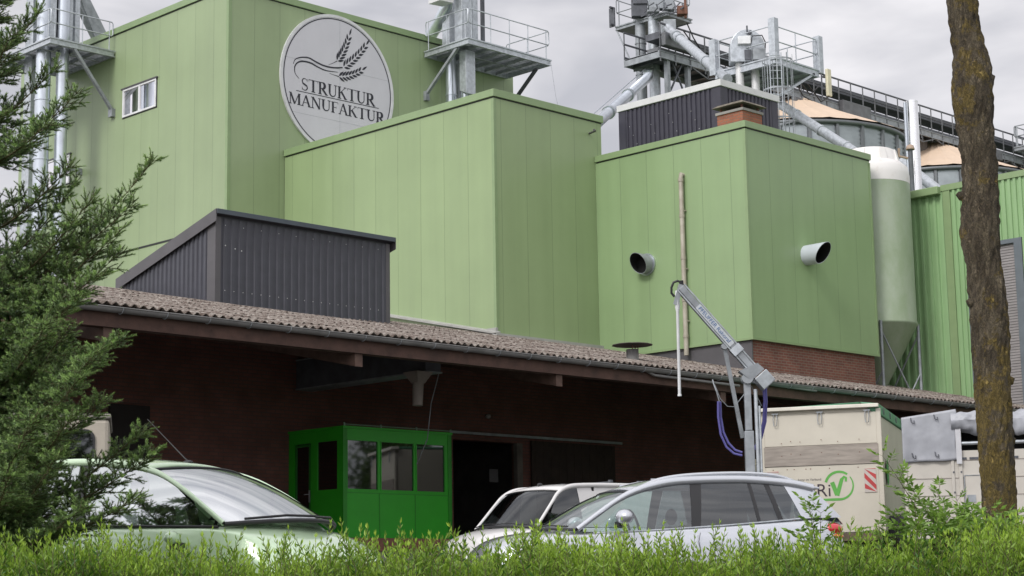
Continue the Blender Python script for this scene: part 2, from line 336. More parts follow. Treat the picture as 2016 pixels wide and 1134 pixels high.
M_wpane = mat('mirror_pane', (.84, .82, .84), .03, metal=1, var=.02)
M_seat = mat('seat_fabric', (.05, .055, .06), .8)
M_lamp = mat('lamp_red', (.5, .012, .02), .15, coat=1); M_amber = mat('lamp_amber', (.75, .22, .05), .15, coat=1)
M_clear = mat('lamp_clear', (.7, .7, .7), .1, metal=.4, coat=1)
# ------------------------------------------------------------------ writing
def text_mesh(txt, size, mat_, parent, origin, xdir, zdir, name='lettering', thick=.004, shear=0, spacing=1, width=None):
    cu = bpy.data.curves.new('tmp', 'FONT'); cu.body = txt; cu.size = size; cu.extrude = thick; cu.shear = shear; cu.space_character = spacing
    o = bpy.data.objects.new('tmp', cu); COL.objects.link(o); dg = bpy.context.evaluated_depsgraph_get(); dg.update()
    me = bpy.data.meshes.new_from_object(o.evaluated_get(dg)); bpy.data.objects.remove(o)
    xd, zd = Vector(xdir).normalized(), Vector(zdir).normalized(); nd = xd.cross(zd)
    wmax = max(v.co.x for v in me.vertices); k = (width/wmax) if width else 1
    o0 = ORG.get(parent.name, Vector((0, 0, 0)))
    for v in me.vertices: v.co = Vector(origin)-o0+xd*v.co.x*k+zd*v.co.y+nd*v.co.z
    me.name = name; ob = bpy.data.objects.new(name, me); COL.objects.link(ob); me.materials.clear(); me.materials.append(mat_); ob.parent = parent; ORG[ob.name] = o0
    return ob
TH, TN = .17, .07
def arc(cx, cy, rx, ry, a0, a1, w0, w1, wm, n=14):
    out = []
    for i in range(n+1):
        k = i/n; a = radians(a0+(a1-a0)*k); ww = (w0*(1-k)+w1*k)+(wm-(w0+w1)/2)*sin(pi*k)
        out.append((cx+rx*cos(a), cy+ry*sin(a), ww))
    return out
def serif(x, y, h=.13): return [(x-h, y, .06), (x+h, y, .06)]
GL = {
 'T': (.84, [[(.02, .975, .05), (.82, .975, .05)], [(.04, .98, .04), (.04, .80, .02)], [(.80, .98, .04), (.80, .80, .02)], [(.42, 1, TH), (.42, 0, TH)], serif(.42, .022, .17)]),
 'U': (.86, [[(.17, 1, TH), (.17, .34, TH)], arc(.43, .34, .26, .31, 180, 360, TH, TN, .09), [(.69, .34, TN), (.69, 1, TN)], serif(.17, .978, .16), serif(.69, .978, .13)]),
 'R': (.84, [[(.17, 1, TH), (.17, 0, TH)], serif(.15, .978, .13), serif(.17, .022, .16), [(.17, .972, TN), (.38, .972, TN)], arc(.38, .73, .20, .242, 90, -90, TN, TN, TH+.05), [(.38, .488, TN), (.17, .488, TN)], [(.36, .48, TH), (.74, .0, TH)], serif(.78, .022, .08)]),
 'S': (.62, [arc(.31, .735, .215, .24, 20, 200, .03, .10, .07), [(.095, .68, .09), (.16, .56, .13), (.31, .49, .15), (.46, .41, .13), (.525, .30, .10)], arc(.30, .265, .225, .24, 10, -160, .11, .03, .07), [(.515, .99, .03), (.515, .74, .03)], [(.085, .01, .03), (.085, .27, .03)]]),
 'K': (.86, [[(.17, 1, TH), (.17, 0, TH)], serif(.17, .978, .16), serif(.17, .022, .16), [(.68, .97, .05), (.2, .44, .05)], [(.34, .60, TH), (.72, .02, TH)], serif(.68, .978, .12), serif(.74, .022, .13)]),
 'M': (1.06, [[(.15, 1, TN), (.15, 0, TN)], [(.16, 1, TH), (.53, .03, TH)], [(.53, .03, TN), (.87, 1, TN)], [(.90, 1, TH), (.90, 0, TH)], serif(.12, .978, .10), serif(.15, .022, .11), serif(.93, .978, .10), serif(.90, .022, .15)]),
 'A': (.86, [[(.13, 0, TN), (.42, .98, TN)], [(.42, 1, TH), (.74, 0, TH)], [(.22, .34, .045), (.62, .34, .045)], serif(.12, .022, .11), serif(.75, .022, .14)]),
 'N': (.92, [[(.16, 1, TN), (.16, 0, TN)], [(.17, 1, TH), (.76, .02, TH)], [(.76, 1, TN), (.76, 0, TN)], serif(.12, .978, .10), serif(.16, .022, .12), serif(.76, .978, .12)]),
 'F': (.66, [[(.17, 1, TH), (.17, 0, TH)], serif(.17, .022, .16), [(.03, .975, .05), (.62, .975, .05)], [(.62, .98, .04), (.62, .78, .02)], [(.2, .50, .045), (.46, .50, .045)], [(.46, .60, .03), (.46, .40, .03)]]),
}
class Ink:
    """flat lettering a few mm proud of the sign face (plane Y = const, facing -Y)"""
    def __init__(s, Y): s.mb = MB(); s.Y = Y; s.k = 0
    def stroke(s, pts):
        s.k += 1; y = s.Y-.003-.0004*(s.k % 6); n = len(pts); L = []; R = []
        for i, (x, z, w_) in enumerate(pts):
            a = pts[max(i-1, 0)]; b = pts[min(i+1, n-1)]; dx, dz = b[0]-a[0], b[1]-a[1]; l = sqrt(dx*dx+dz*dz) or 1
            nx, nz = -dz/l*w_/2, dx/l*w_/2; L.append((x+nx, y, z+nz)); R.append((x-nx, y, z-nz))
        s.mb.add(L+R, [(i, i+1, n+i+1, n+i) for i in range(n-1)])
    def word(s, txt, x0, x1, z0, h):
        ws = [GL[c][0] for c in txt]; tot = sum(ws); kx = (x1-x0)/tot; x = x0
        for c, w_ in zip(txt, ws):
            for st in GL[c][1]:
                s.stroke([(x+px*kx, z0+pz*h, pw*(kx if abs(st[-1][0]-st[0][0]) < .3*abs(st[-1][1]-st[0][1])+.001 else (kx+h)/2)) for px, pz, pw in st])
            x += w_*kx
    def leaf(s, x, z, ang, L_, W_):
        s.k += 1; y = s.Y-.003-.0004*(s.k % 6); ca, sa = cos(ang), sin(ang)
        P = []
        for t_, wv in ((0, 0), (.2, .7), (.45, 1), (.75, .6), (1, 0), (.75, -.6), (.45, -1), (.2, -.7)):
            px, pz = t_*L_, wv*W_/2; P.append((x+px*ca-pz*sa, y, z+px*sa+pz*ca))
        s.mb.add(P, [tuple(range(8))])
# ================================================================== GROUND
def make_ground():
    ds = [-400, -60, -20, 0, 4, 8.5, 9.5, 10.5, 11.5, 12.4, 13, 14, 15, 18, 22, 26, 29, 33, 38, 42, 46, 70, 120, 400, 900]
    ss = [-900, -300, -120, -60, -30, -15, -8, -4, 0, 4, 8, 15, 30, 60, 120, 300, 900]
    mb = MB(); vs = []
    for d in ds:
        for s_ in ss:
            p = lat(s_, d, 0); p.z = ground_z(p.x, p.y); vs.append(p)
    n = len(ss); F = [(i*n+j, i*n+j+1, (i+1)*n+j+1, (i+1)*n+j) for i in range(len(ds)-1) for j in range(n-1)]
    mb.add(vs, F); g = mb.build('ground', M_grass, recalc=False); g['kind'] = 'structure'
    # paved yard laid over the raised ground
    mb = MB(); vs = []; ds2 = [13.4, 15, 18, 22, 26, 29, 33, 38, 42, 46, 70, 150]
    for d in ds2:
        for s_ in ss[3:-3]:
            p = lat(s_, d, 0); p.z = ground_z(p.x, p.y)+.02; vs.append(p)
    n = len(ss[3:-3]); mb.add(vs, [(i*n+j, i*n+j+1, (i+1)*n+j+1, (i+1)*n+j) for i in range(len(ds2)-1) for j in range(n-1)])
    g = mb.build('yard_paving', M_asph, recalc=False); g['kind'] = 'structure'
    mb = MB(); mb.add([lat(-200, -6, .02), lat(200, -6, .02), lat(200, 6, .02), lat(-200, 6, .02)], [(0, 1, 2, 3)]); g = mb.build('road', M_asph, recalc=False); g['kind'] = 'structure'
make_ground()
# ================================================================== SHEET HELPERS
def corr(mb, p0, p1, zb, zt, pitch, d, nrm, rib=.45):
    p0, p1 = Vector((p0[0], p0[1], 0)), Vector((p1[0], p1[1], 0)); L = (p1-p0).length; u = (p1-p0)/L; nrm = Vector((nrm[0], nrm[1], 0))
    n = max(1, round(L/pitch)); pt = L/n; pr = []
    for i in range(n):
        for f, h in ((0, 0), ((1-rib)*.8, 0), ((1-rib), d), (.93, d)): pr.append(((i+f)*pt, h))
    pr.append((L, 0)); vs = []
    for s_, h in pr:
        q = p0+u*s_+nrm*h; a = zb(s_/L) if callable(zb) else zb; b = zt(s_/L) if callable(zt) else zt
        vs += [(q.x, q.y, a), (q.x, q.y, b)]
    mb.add(vs, [(2*i, 2*i+2, 2*i+3, 2*i+1) for i in range(len(pr)-1)])
def coping(parent, x0, x1, y0, y1, z, h=.2, t=.06, mat_=None, name='coping'):
    mb = MB(); mat_ = mat_ or M_cope
    for a in ((x0-t, x1+t, y0-t, y0+.12), (x0-t, x0+.12, y0+.12, y1+t)): mb.box(*a, z-h, z+.03)
    mb.box(x1-.12, x1+t, y0+.12, y1+t, z-h, z+.03); mb.box(x0+.12, x1-.12, y1-.12, y1+t, z-h, z+.03)
    mb.build(name, mat_, parent, bevel=.008)
    mb = MB(); q = .012
    mb.box(x0-q, x1+q, y0-q, y0-.001, z-h-.035, z-h-.002); mb.box(x0-q, x0-.001, y0, y1, z-h-.035, z-h-.002)
    mb.build('shadow_seam', M_rub2, parent)  # dark strip paints the coping's shadow line along the seam below it
def corner_strip(mb, x, y, z0, z1, w_=.12, t=.012):
    mb.box(x-t, x+w_, y-t, y-.001, z0, z1); mb.box(x-t, x-.001, y-.001, y+w_, z0, z1)
# ================================================================== TALL GREEN BUILDING
TX, TY, TZ = 35.2, 48.69, 22.27
tall = thing('grain_tower_building', 'tallest pale green panelled building with the round white sign', 'building', (TX, TY, 2.4))
MB().box(TX, 48.82, TY, 62.4, 0, TZ-.1).build('wall', M_tall, tall)
coping(tall, TX, 48.82, TY, 62.4, TZ)
mb = MB(); corner_strip(mb, TX, TY, 9, TZ-.24); mb.build('corner_trim', M_cope, tall)
mb = MB(); mb.box(TX-.02, TX-.001, 50.0, 62.4, 13.80, 13.86); mb.build('seam_strip', M_rub2, tall)
def wall_window_X(parent, X, ya, yb, z0, z1, panes=2):
    """window on a wall facing -X"""
    f = MB(); t = .07
    f.box(X-.05, X+.02, ya, yb, z0, z0+t); f.box(X-.05, X+.02, ya, yb, z1-t, z1); f.box(X-.05, X+.02, ya, ya+t, z0+t, z1-t); f.box(X-.05, X+.02, yb-t, yb, z0+t, z1-t)
    for k in range(1, panes):
        yc = ya+(yb-ya)*k/panes; f.box(X-.045, X+.02, yc-.05, yc+.05, z0+t, z1-t)
    fo = f.build('window', M_white, parent, bevel=.006)
    MB().box(X-.012, X-.004, ya+t, yb-t, z0+t, z1-t).build('pane', M_wpane, fo)
    MB().box(X-.075, X-.001, ya-.08, yb+.08, z1+.002, z1+.05).build('drip_cap', M_antr_trim, fo)
    MB().box(X-.02, X-.001, ya-.04, ya-.002, z0-.03, z1).box(X-.02, X-.001, ya-.04, yb+.04, z0-.035, z0-.002).build('frame_seal', M_rub2, fo)
wall_window_X(tall, TX, 52.95, 55.08, 18.79, 19.83)
wall_window_X(tall, TX, 58.6, 60.7, 17.0, 18.1)
# ------------------------------------------------------------------ round sign
sg = thing('round_sign', 'big round white sign with wheat ears and dark capitals on the green wall', 'sign', (39.95, TY-.05, 19.5))
SX, SZ, SR, SY = 39.95, 19.52, 2.6, TY-.06
def disc(mb, r0, r1, y, n=96):
    vs = []
    for r_ in (r0, r1):
        for k in range(n): vs.append((SX+r_*cos(2*pi*k/n), y, SZ+r_*sin(2*pi*k/n)))
    mb.add(vs, [(k, (k+1) % n, n+(k+1) % n, n+k) for k in range(n)])
mb = MB(); n = 96
mb.prism([(SX+(SR-.02)*cos(2*pi*k/n), TY-.001, SZ+(SR-.02)*sin(2*pi*k/n)) for k in range(n)], (0, -.058, 0)); mb.build('sign_face', M_sign, sg)
mb = MB(); vs = []
for r_, y_ in ((SR-.10, SY-.001), (SR-.10, SY-.012), (SR, SY-.012), (SR, TY-.001)):
    for k in range(n): vs.append((SX+r_*cos(2*pi*k/n), y_, SZ+r_*sin(2*pi*k/n)))
mb.add(vs, [(i*n+k, i*n+(k+1) % n, (i+1)*n+(k+1) % n, (i+1)*n+k) for i in range(3) for k in range(n)]); mb.build('rim', M_signrim, sg)
mb = MB(); disc(mb, SR-.175, SR-.135, SY-.003); mb.build('ring_line', M_navy, sg)
mb = MB(); sj = .004
mb.box(SX+.06, SX+.066, SY-.0016, SY-.0004, SZ-2.4, SZ+2.4)
for z_ in (SZ+.62, SZ-1.3): mb.box(SX-2.35, SX+2.35 if z_ > SZ else SX+2.0, SY-.0016, SY-.0004, z_, z_+.006)
mb.build('sheet_joints', M_galvd, sg)
ink = Ink(SY); ink.word('STRUKTUR', 38.27, 41.66, 19.07, .44); ink.mb.build('lettering', M_navy, sg, recalc=False)
ink = Ink(SY); ink.word('MANUFAKTUR', 37.72, 42.12, 18.50, .40); ink.mb.build('lettering', M_navy, sg, recalc=False)
ink = Ink(SY); ink.stroke([(38.05, 19.0, .028), (41.83, 19.03, .028)])
def SP(x, y):
    p = onY(540+x/4.2, 20+y/4.2, SY); return p.x, p.z
def curve_ink(pts, w0, w1, wm):
    P = [SP(*p) for p in pts]; out = []
    for i in range(len(P)-1):
        a = P[max(i-1, 0)]; b = P[i]; c = P[i+1]; d = P[min(i+2, len(P)-1)]
        for k in range(6):
            t = k/6; q = [.5*((2*b[j])+(-a[j]+c[j])*t+(2*a[j]-5*b[j]+4*c[j]-d[j])*t*t+(-a[j]+3*b[j]-3*c[j]+d[j])*t**3) for j in (0, 1)]; out.append(q)
    out.append(P[-1]); m_ = len(out)-1
    ink.stroke([(q[0], q[1], (w0+(w1-w0)*i/m_)+(wm-(w0+w1)/2)*sin(pi*i/m_)) for i, q in enumerate(out)])
curve_ink([(157, 443), (175, 405), (225, 390), (285, 395), (340, 425), (400, 455), (460, 472), (510, 477), (565, 475)], .02, .05, .06)
curve_ink([(205, 566), (172, 520), (170, 465), (195, 432), (240, 423), (300, 437), (360, 470), (420, 497), (475, 507), (528, 513)], .015, .015, .06)
curve_ink([(448, 452), (485, 438), (520, 420)], .01, .035, .02)
curve_ink([(455, 522), (495, 536), (535, 550)], .01, .035, .02)
for ear, nl in ((((522, 418), (560, 370), (595, 300), (628, 185)), 7), (((575, 470), (640, 425), (715, 360), (772, 268)), 8), (((535, 548), (600, 553), (670, 535), (740, 485)), 7)):
    Q = [SP(*p) for p in ear]
    def bz(t): return [(1-t)**3*Q[0][j]+3*(1-t)**2*t*Q[1][j]+3*(1-t)*t*t*Q[2][j]+t**3*Q[3][j] for j in (0, 1)]
    for i in range(nl):
        t = i/nl; p = bz(t*.93); q = bz(min(1, t*.93+.03)); a = atan2(q[1]-p[1], q[0]-p[0]); L_ = .30*(1-.25*t)
        for sgn in (1, -1): ink.leaf(p[0]+cos(a+sgn*pi/2)*.02, p[1]+sin(a+sgn*pi/2)*.02, a+sgn*.62*(1-.35*t), L_, .095)
    p = bz(.93); q = bz(1); ink.leaf(p[0], p[1], atan2(q[1]-p[1], q[0]-p[0]), .30, .08)
ink.mb.build('wheat_emblem', M_navy, sg, recalc=False)
# ================================================================== MIDDLE GREEN BUILDING
mid = thing('middle_green_building', 'middle light green panelled building in front of the round sign', 'building', (37.6, 38.36, 2.4))
MB().box(37.6, 42.45, 38.36, 48.67, 0, 16.68).build('wall', M_mid, mid)
coping(mid, 37.6, 42.45, 38.36, 48.60, 16.76)
mb = MB(); corner_strip(mb, 37.6, 38.36, 9, 16.5, .1); mb.build('corner_trim', M_cope, mid)
mb = MB(); mb.box(37.5, 37.598, 38.3, 41.5, 9.1, 9.42); mb.hexa([(37.42, 38.2, 9.2), (37.6, 38.2, 9.2), (37.6, 44.5, 10.62), (37.42, 44.5, 10.62)], [(37.42, 38.2, 9.26), (37.6, 38.2, 9.30), (37.6, 44.5, 10.72), (37.42, 44.5, 10.68)])
mb.box(37.42, 42.14, 38.18, 38.358, 9.14, 9.24); mb.build('flashing', mat('dull_flashing', (.36, .36, .34), .6), mid)
p = onY(1156, 262, 38.36); MB().tube([p+Vector((.12, .1, 0)), p+Vector((0, -.35, .0)), p+Vector((-.22, -.5, -.03))], .035, 8).build('overflow_spout', M_antr_trim, mid)
# ================================================================== RIGHT GREEN BLOCK
blk = thing('right_green_block', 'green panelled block above a brick base with two cut duct openings', 'building', (42.14, 32.31, 2.4))
MB().box(42.14, 48.6, 32.31, 38.355, 8.84, 15.28).box(42.47, 48.6, 38.36, 43.2, 8.84, 15.28).build('wall', M_blk, blk)
coping(blk, 42.14, 48.6, 32.31, 38.30, 15.36, h=.17, t=.05)
mb = MB(); corner_strip(mb, 42.14, 32.31, 8.84, 15.18, .09); mb.box(48.55, 48.63, 32.29, 32.31, 8.84, 15.1)
mb.box(42.10, 48.63, 32.27, 32.309, 8.80, 8.87); mb.box(42.10, 42.139, 32.31, 38.35, 8.80, 8.87); mb.build('edge_trim', M_cope, blk)
MB().box(42.24, 48.5, 32.40, 43.0, 0, 8.835).build('brick_base', M_brick, blk)
MB().box(42.19, 42.238, 32.39, 38.3, 7, 8.80).build('plinth_sheet', M_antr_trim, blk)
def oblique_duct(parent, base, out, L_, r_, cut, mat_, collar=True):
    """duct stub leaving a wall along 'out' with an obliquely cut mouth"""
    base, out = Vector(base), Vector(out).normalized(); a = out.cross(Vector((0, 0, 1))).normalized(); b = Vector((0, 0, 1)); n_ = 32; v1 = []; v2 = []; v3 = []; v4 = []
    for k in range(n_):
        e = a*cos(2*pi*k/n_)+b*sin(2*pi*k/n_); l = L_+cut*sin(2*pi*k/n_)
        v1.append(base+e*r_); v2.append(base+e*r_+out*l); v3.append(base+e*(r_-.015)+out*(l-.002)); v4.append(base+e*(r_-.015)+out*.12)
    m = MB(); m.add(v1+v2, [(k, (k+1) % n_, n_+(k+1) % n_, n_+k) for k in range(n_)], True); m.add(v2+v3, [(k, (k+1) % n_, n_+(k+1) % n_, n_+k) for k in range(n_)])
    d = m.build('vent_duct', mat_, parent, recalc=False)
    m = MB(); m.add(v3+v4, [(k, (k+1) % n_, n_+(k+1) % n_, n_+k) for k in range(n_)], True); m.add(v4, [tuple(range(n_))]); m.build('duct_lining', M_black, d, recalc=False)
    if collar:
        m = MB(); m.tube([base-out*.001, base+out*.05], r_+.04, 28); m.build('wall_collar', M_pipe, d)
# left face duct points sideways and out, right face duct the other way
pL = onX(1274, 521, 42.14); oblique_duct(blk, pL, (-1, .02, 0), .42, .31, .17, M_galvd)
pR = onY(1588, 503, 32.31); oblique_duct(blk, pR, (0, -1, 0), .62, .31, .2, mat('painted_duct', (.50, .54, .58), .4, var=.05), False)
p0 = onX(1344, 346, 42.14); p1 = onX(1357, 700, 42.14); Xd = 42.05; yd = (p0.y+p1.y)/2
dp_ = MB().tube([(42.2, yd, p0.z), (Xd, yd, p0.z+.02), (Xd-.02, yd, p0.z-.10), (Xd-.02, yd, p1.z+.0)], .075, 12).build('drain_pipe', M_dpipe, blk)
mb = MB()
for z_ in (p0.z-.12, 12.9, 11.6, 10.3, 9.2): mb.tube([(Xd-.02, yd, z_), (Xd-.02, yd, z_-.09)], .088, 12)
for z_ in (13.0, 11.2, 9.6): mb.box(Xd, 42.139, yd-.1, yd-.07, z_, z_+.03)
mb.build('pipe_socket', M_dpipe, dp_)
# ------------------------------------------------------------------ rooftop chimney
Pc = dep(1462, 222, 55)+Vector((0, 0, .17)); ch = thing('brick_chimney', 'red brick chimney with a weathered slab cap on the green block roof', 'chimney', (Pc.x, Pc.y, 15.3))
MB().box(Pc.x, Pc.x+.95, Pc.y, Pc.y+.98, 15.2, Pc.z-.08).build('stack', M_brickc, ch)
MB().box(Pc.x-.04, Pc.x+.99, Pc.y-.04, Pc.y+1.02, Pc.z-.078, Pc.z+.0).build('crown', M_conc, ch)
mb = MB()
for i in (.06, .84):
    for j in (.06, .86): mb.box(Pc.x+i, Pc.x+i+.05, Pc.y+j, Pc.y+j+.05, Pc.z+.001, Pc.z+.135)
mb.build('leg', M_rust, ch)
mb = MB(); cz = Pc.z+.14; a_ = .12
mb.hexa([(Pc.x-a_, Pc.y-a_, cz), (Pc.x+.95+a_, Pc.y-a_, cz), (Pc.x+.95+a_, Pc.y+.98+a_, cz), (Pc.x-a_, Pc.y+.98+a_, cz)], [(Pc.x-.02, Pc.y, cz+.09), (Pc.x+.93, Pc.y, cz+.09), (Pc.x+.95, Pc.y+.95, cz+.09), (Pc.x, Pc.y+.95, cz+.09)])
mb.build('cap_slab', mat('mossy_slab', (.10, .085, .065), .9, col2=(.2, .18, .14), vscale=9, bump=.5), ch)
# ------------------------------------------------------------------ penthouse
Pp = dep(1417, 158, 59.55); pX, pY, pZ = Pp.x, Pp.y, Pp.z; pY2 = onX(1219, 212, pX).y; pX2 = 48.62
ph = thing('rooftop_housing', 'dark corrugated housing with pale cap behind the brick chimney', 'roof housing', (pX, pY, 15.3))
mb = MB(); corr(mb, (pX, pY+.32), (pX, pY2-.3), 15.2, pZ-.2, .2, .045, (-1, 0)); corr(mb, (pX+.32, pY), (pX2-.3, pY), 15.2, pZ-.2, .2, .045, (0, -1))
mb.box(pX+.01, pX2-.01, pY+.01, pY2-.01, 15.2, pZ-.15); mb.build('wall', M_antp, ph)
mb = MB()
for gr in (((pX-.045, pX-.001, pY-.045, pY+.33), (pX-.001, pX+.33, pY-.045, pY-.001)), ((pX-.045, pX-.001, pY2-.33, pY2),), ((pX2-.33, pX2+.02, pY-.045, pY-.001),)):
    mb = MB()
    for a_ in gr: mb.box(*a_, 15.2, pZ-.19)
    mb.build('corner_trim', M_antp, ph)
mb = MB(); mb.box(pX-.09, pX2+.08, pY-.09, pY2+.05, pZ-.2, pZ+.02); mb.build('roof_cap', M_zinc, ph, bevel=.01)
mb = MB(); 
for k in range(26):
    mb.box(pX-.05, pX-.046, pY+.4+k*.16, pY+.42+k*.16, 15.6+(k*37 % 17)*.11, 15.62+(k*37 % 17)*.11)
mb.build('screw_heads', M_zinc, ph)
# ================================================================== LOW SHED
EY, EZ, RT_ = 25.25, 6.31, .215; SX0, SX1, RY = 14.8, 51.6, 41.0
def roof_z(y): return EZ+.03+RT_*(y-EY)
shed = thing('brick_warehouse', 'long low brick shed with corrugated fibre cement roof and gutter', 'warehouse', (SX0, EY, 2.3))
def make_roof():
    pitch = .177; nw = int((SX1-SX0)/pitch); per = 8; rows = []; y = EY-.06; sl = 1.15
    mbs = []
    nx = nw*per+1; xs = SX0+np.arange(nx)*pitch/per; V = []; F = []; base = 0; r = 0
    rs = np.random.RandomState(3)
    while y < RY:
        y2 = min(y+sl, RY)+.10; wob = rs.normal(0, .004, nw+1).repeat(per)[:nx]
        for yy, lift in ((y, .014), ((y+y2)/2, .007), (y2, 0)):
            z = roof_z(yy)+.026*np.cos(2*pi*np.arange(nx)/per)+lift+.014*(1-r % 2)*0+wob+.012*np.sin(xs*.9+r)
            V.append(np.stack([xs, np.full(nx, yy), z], 1))
        for k in (0, 1):
            a = base+k*nx+np.arange(nx-1); F.append(np.stack([a, a+1, a+1+nx, a+nx], 1))
        base += 3*nx; y += sl; r += 1
    o = npmesh('roof', np.concatenate(V), np.concatenate(F), M_roof, shed, smooth=True)
    k = o.modifiers.new('solid', 'SOLIDIFY'); k.thickness = .012; k.offset = -1
make_roof()
MB().hexa([(SX0, RY, roof_z(RY)-.1), (SX1, RY, roof_z(RY)-.1), (SX1, 56, 6.4), (SX0, 56, 6.4)], [(SX0, RY, roof_z(RY)-.02), (SX1, RY, roof_z(RY)-.02), (SX1, 56, 6.5), (SX0, 56, 6.5)]).build('rear_roof', M_roof, shed)
# gutter
def half_pipe(x0, x1, y, z, r, t=.006, n=14):
    vs = []
    for rr in (r, r-t):
        for k in range(n+1):
            a = pi+pi*k/n; vs += [(x0, y+rr*cos(a), z+rr*sin(a)), (x1, y+rr*cos(a), z+rr*sin(a))]
    m = MB(); L_ = 2*(n+1)
    m.add(vs, [(2*k, 2*k+1, 2*k+3, 2*k+2) for k in range(n)]+[(L_+2*k, L_+2*k+2, L_+2*k+3, L_+2*k+1) for k in range(n)]+[(0, 1, L_+1, L_), (2*n, L_+2*n, L_+2*n+1, 2*n+1)], True)
    m.tube([(x0, y-r, z), (x1, y-r, z)], .012, 8)
    return m
gut = half_pipe(SX0+.1, SX1, EY-.0, EZ-.025, .082).build('gutter', M_gut, shed)
x = SX0+.5; k = 0
while x < SX1-.2 and k < 60:
    m = MB()
    for j in range(9):
        a0, a1 = pi+pi*j/9, pi+pi*(j+1)/9; R_ = .086
        m.bar((x, EY+R_*cos(a0), EZ-.025+R_*sin(a0)), (x, EY+R_*cos(a1), EZ-.025+R_*sin(a1)), .028, .006, up=(1, 0, 0))
    m.build('gutter_bracket', M_galv, gut); x += .86; k += 1
MB().box(SX0+.05, SX1, EY+.10, EY+.15, 5.98, 6.22).build('fascia_board', M_beam, shed)
MB().box(SX0+.05, SX1, EY+.17, EY+.33, 5.98, 6.26).build('eave_beam', M_beam, shed)
bx = [onY(x_, 690, EY+.3).x for x_ in (203, 697, 1090)]
stp = (bx[2]-bx[0])/2; xb = bx[0]
while xb < SX1-.5:
    m = MB(); ya, yb_ = EY+.16, 31.7; s_ = RT_
    m.hexa([(xb-.09, ya, 5.74), (xb+.09, ya, 5.74), (xb+.09, yb_, 5.74+s_*(yb_-ya)), (xb-.09, yb_, 5.74+s_*(yb_-ya))], [(xb-.09, ya, 5.975), (xb+.09, ya, 5.975), (xb+.09, yb_, 6.15+s_*(yb_-ya)), (xb-.09, yb_, 6.15+s_*(yb_-ya))])
    m.build('rafter', M_raft, shed); xb += stp
m = MB()
for yy in (27.2, 28.9, 30.6): m.box(SX0+.1, SX1, yy, yy+.1, roof_z(yy)-.20, roof_z(yy)-.065)
m.build('purlins', M_wood, shed)
WY = 31.72; dx0 = onY(892, 900, WY).x; dx1 = onY(1024, 900, WY).x; dz = onY(950, 868, WY).z; FL = 2.7
m = MB(); m.box(SX0, dx0, WY, WY+.3, FL-.7, roof_z(WY)-.07).box(dx1, SX1, WY, WY+.3, FL-.7, roof_z(WY)-.07).box(dx0, dx1, WY, WY+.3, dz, roof_z(WY)-.07).build('rear_wall', M_brickd, shed)
MB().box(SX0, SX0+.3, EY+.35, RY, 1.5, 6.25).box(SX0, SX0+.3, WY+.301, RY, 6.25, roof_z(WY)).box(SX1-.3, SX1, EY+.6, RY, 1.5, 6.2).build('side_wall', M_brickd, shed)
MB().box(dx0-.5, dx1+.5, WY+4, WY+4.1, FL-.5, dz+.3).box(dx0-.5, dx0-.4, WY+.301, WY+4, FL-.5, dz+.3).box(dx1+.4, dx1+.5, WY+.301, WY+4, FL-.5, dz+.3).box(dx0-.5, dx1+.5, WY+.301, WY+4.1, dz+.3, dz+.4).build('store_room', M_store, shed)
MB().box(SX0, SX1, 27.3, WY-.001, .5, FL).build('loading_dock', M_conc, shed)
MB().box(SX0, SX1, 27.24, 27.30, FL-.25, FL+.004).build('dock_edge', M_rust, shed)
# sliding door of vertical boards, its rail and the door post
sx0, sx1 = onY(1042, 900, WY).x, onY(1203, 900, WY).x; sz = onY(1100, 872, WY).z
sdm = MB(); kk = 0; xx = sx0
while xx < sx1: sdm.box(xx, xx+.135, WY-.09-.004*(kk % 2), WY-.05, FL+.02, sz); xx += .14; kk += 1
sdr = sdm.build('sliding_door', M_wood, shed)
MB().box(sx0, sx1, WY-.115, WY-.096, sz-.25, sz-.13).box(sx0, sx1, WY-.115, WY-.096, FL+.9, FL+1.02).build('cross_rail', M_wood, sdr)
MB().box(dx0-.2, sx1+.3, WY-.14, WY-.12, sz+.05, sz+.11).build('door_track', M_galvd, shed)
MB().box(dx1-.13, dx1+.06, WY-.03, WY+.1, FL, dz-.002).build('door_post', mat('old_post', (.13, .115, .10), .8, var=.3), shed)
lx0, lx1 = onY(212, 850, WY).x, onY(292, 850, WY).x; lz = onY(250, 797, WY).z
MB().box(lx0, lx1, WY-.05, WY-.002, FL, lz).build('side_door', mat('dark_opening', (.02, .014, .013), .7, var=.2), shed)  # dark sheet on the brick, its colour standing in for an opening's shade
# pipes hung under the gutter
for (xa, xb_) in ((1278, 1452), (1512, 1604)):
    A_ = onY(xa, 738 if xa < 1400 else 757, EY+.02); B_ = onY(xb_, 750 if xa < 1400 else 768, EY+.02)
    MB().tube([A_+Vector((0, .05, .08)), (A_.x+.15, EY, A_.z), (B_.x, EY-.02, A_.z-.03)], .03, 8).build('hanging_pipe', M_gut, shed)
A_ = onY(698, 695, 26.3); B_ = onY(950, 721, 26.3)
MB().tube([(A_.x, 26.3, A_.z), (B_.x, 26.3, A_.z)], .022, 8).build('cable_conduit', M_galvd, shed)
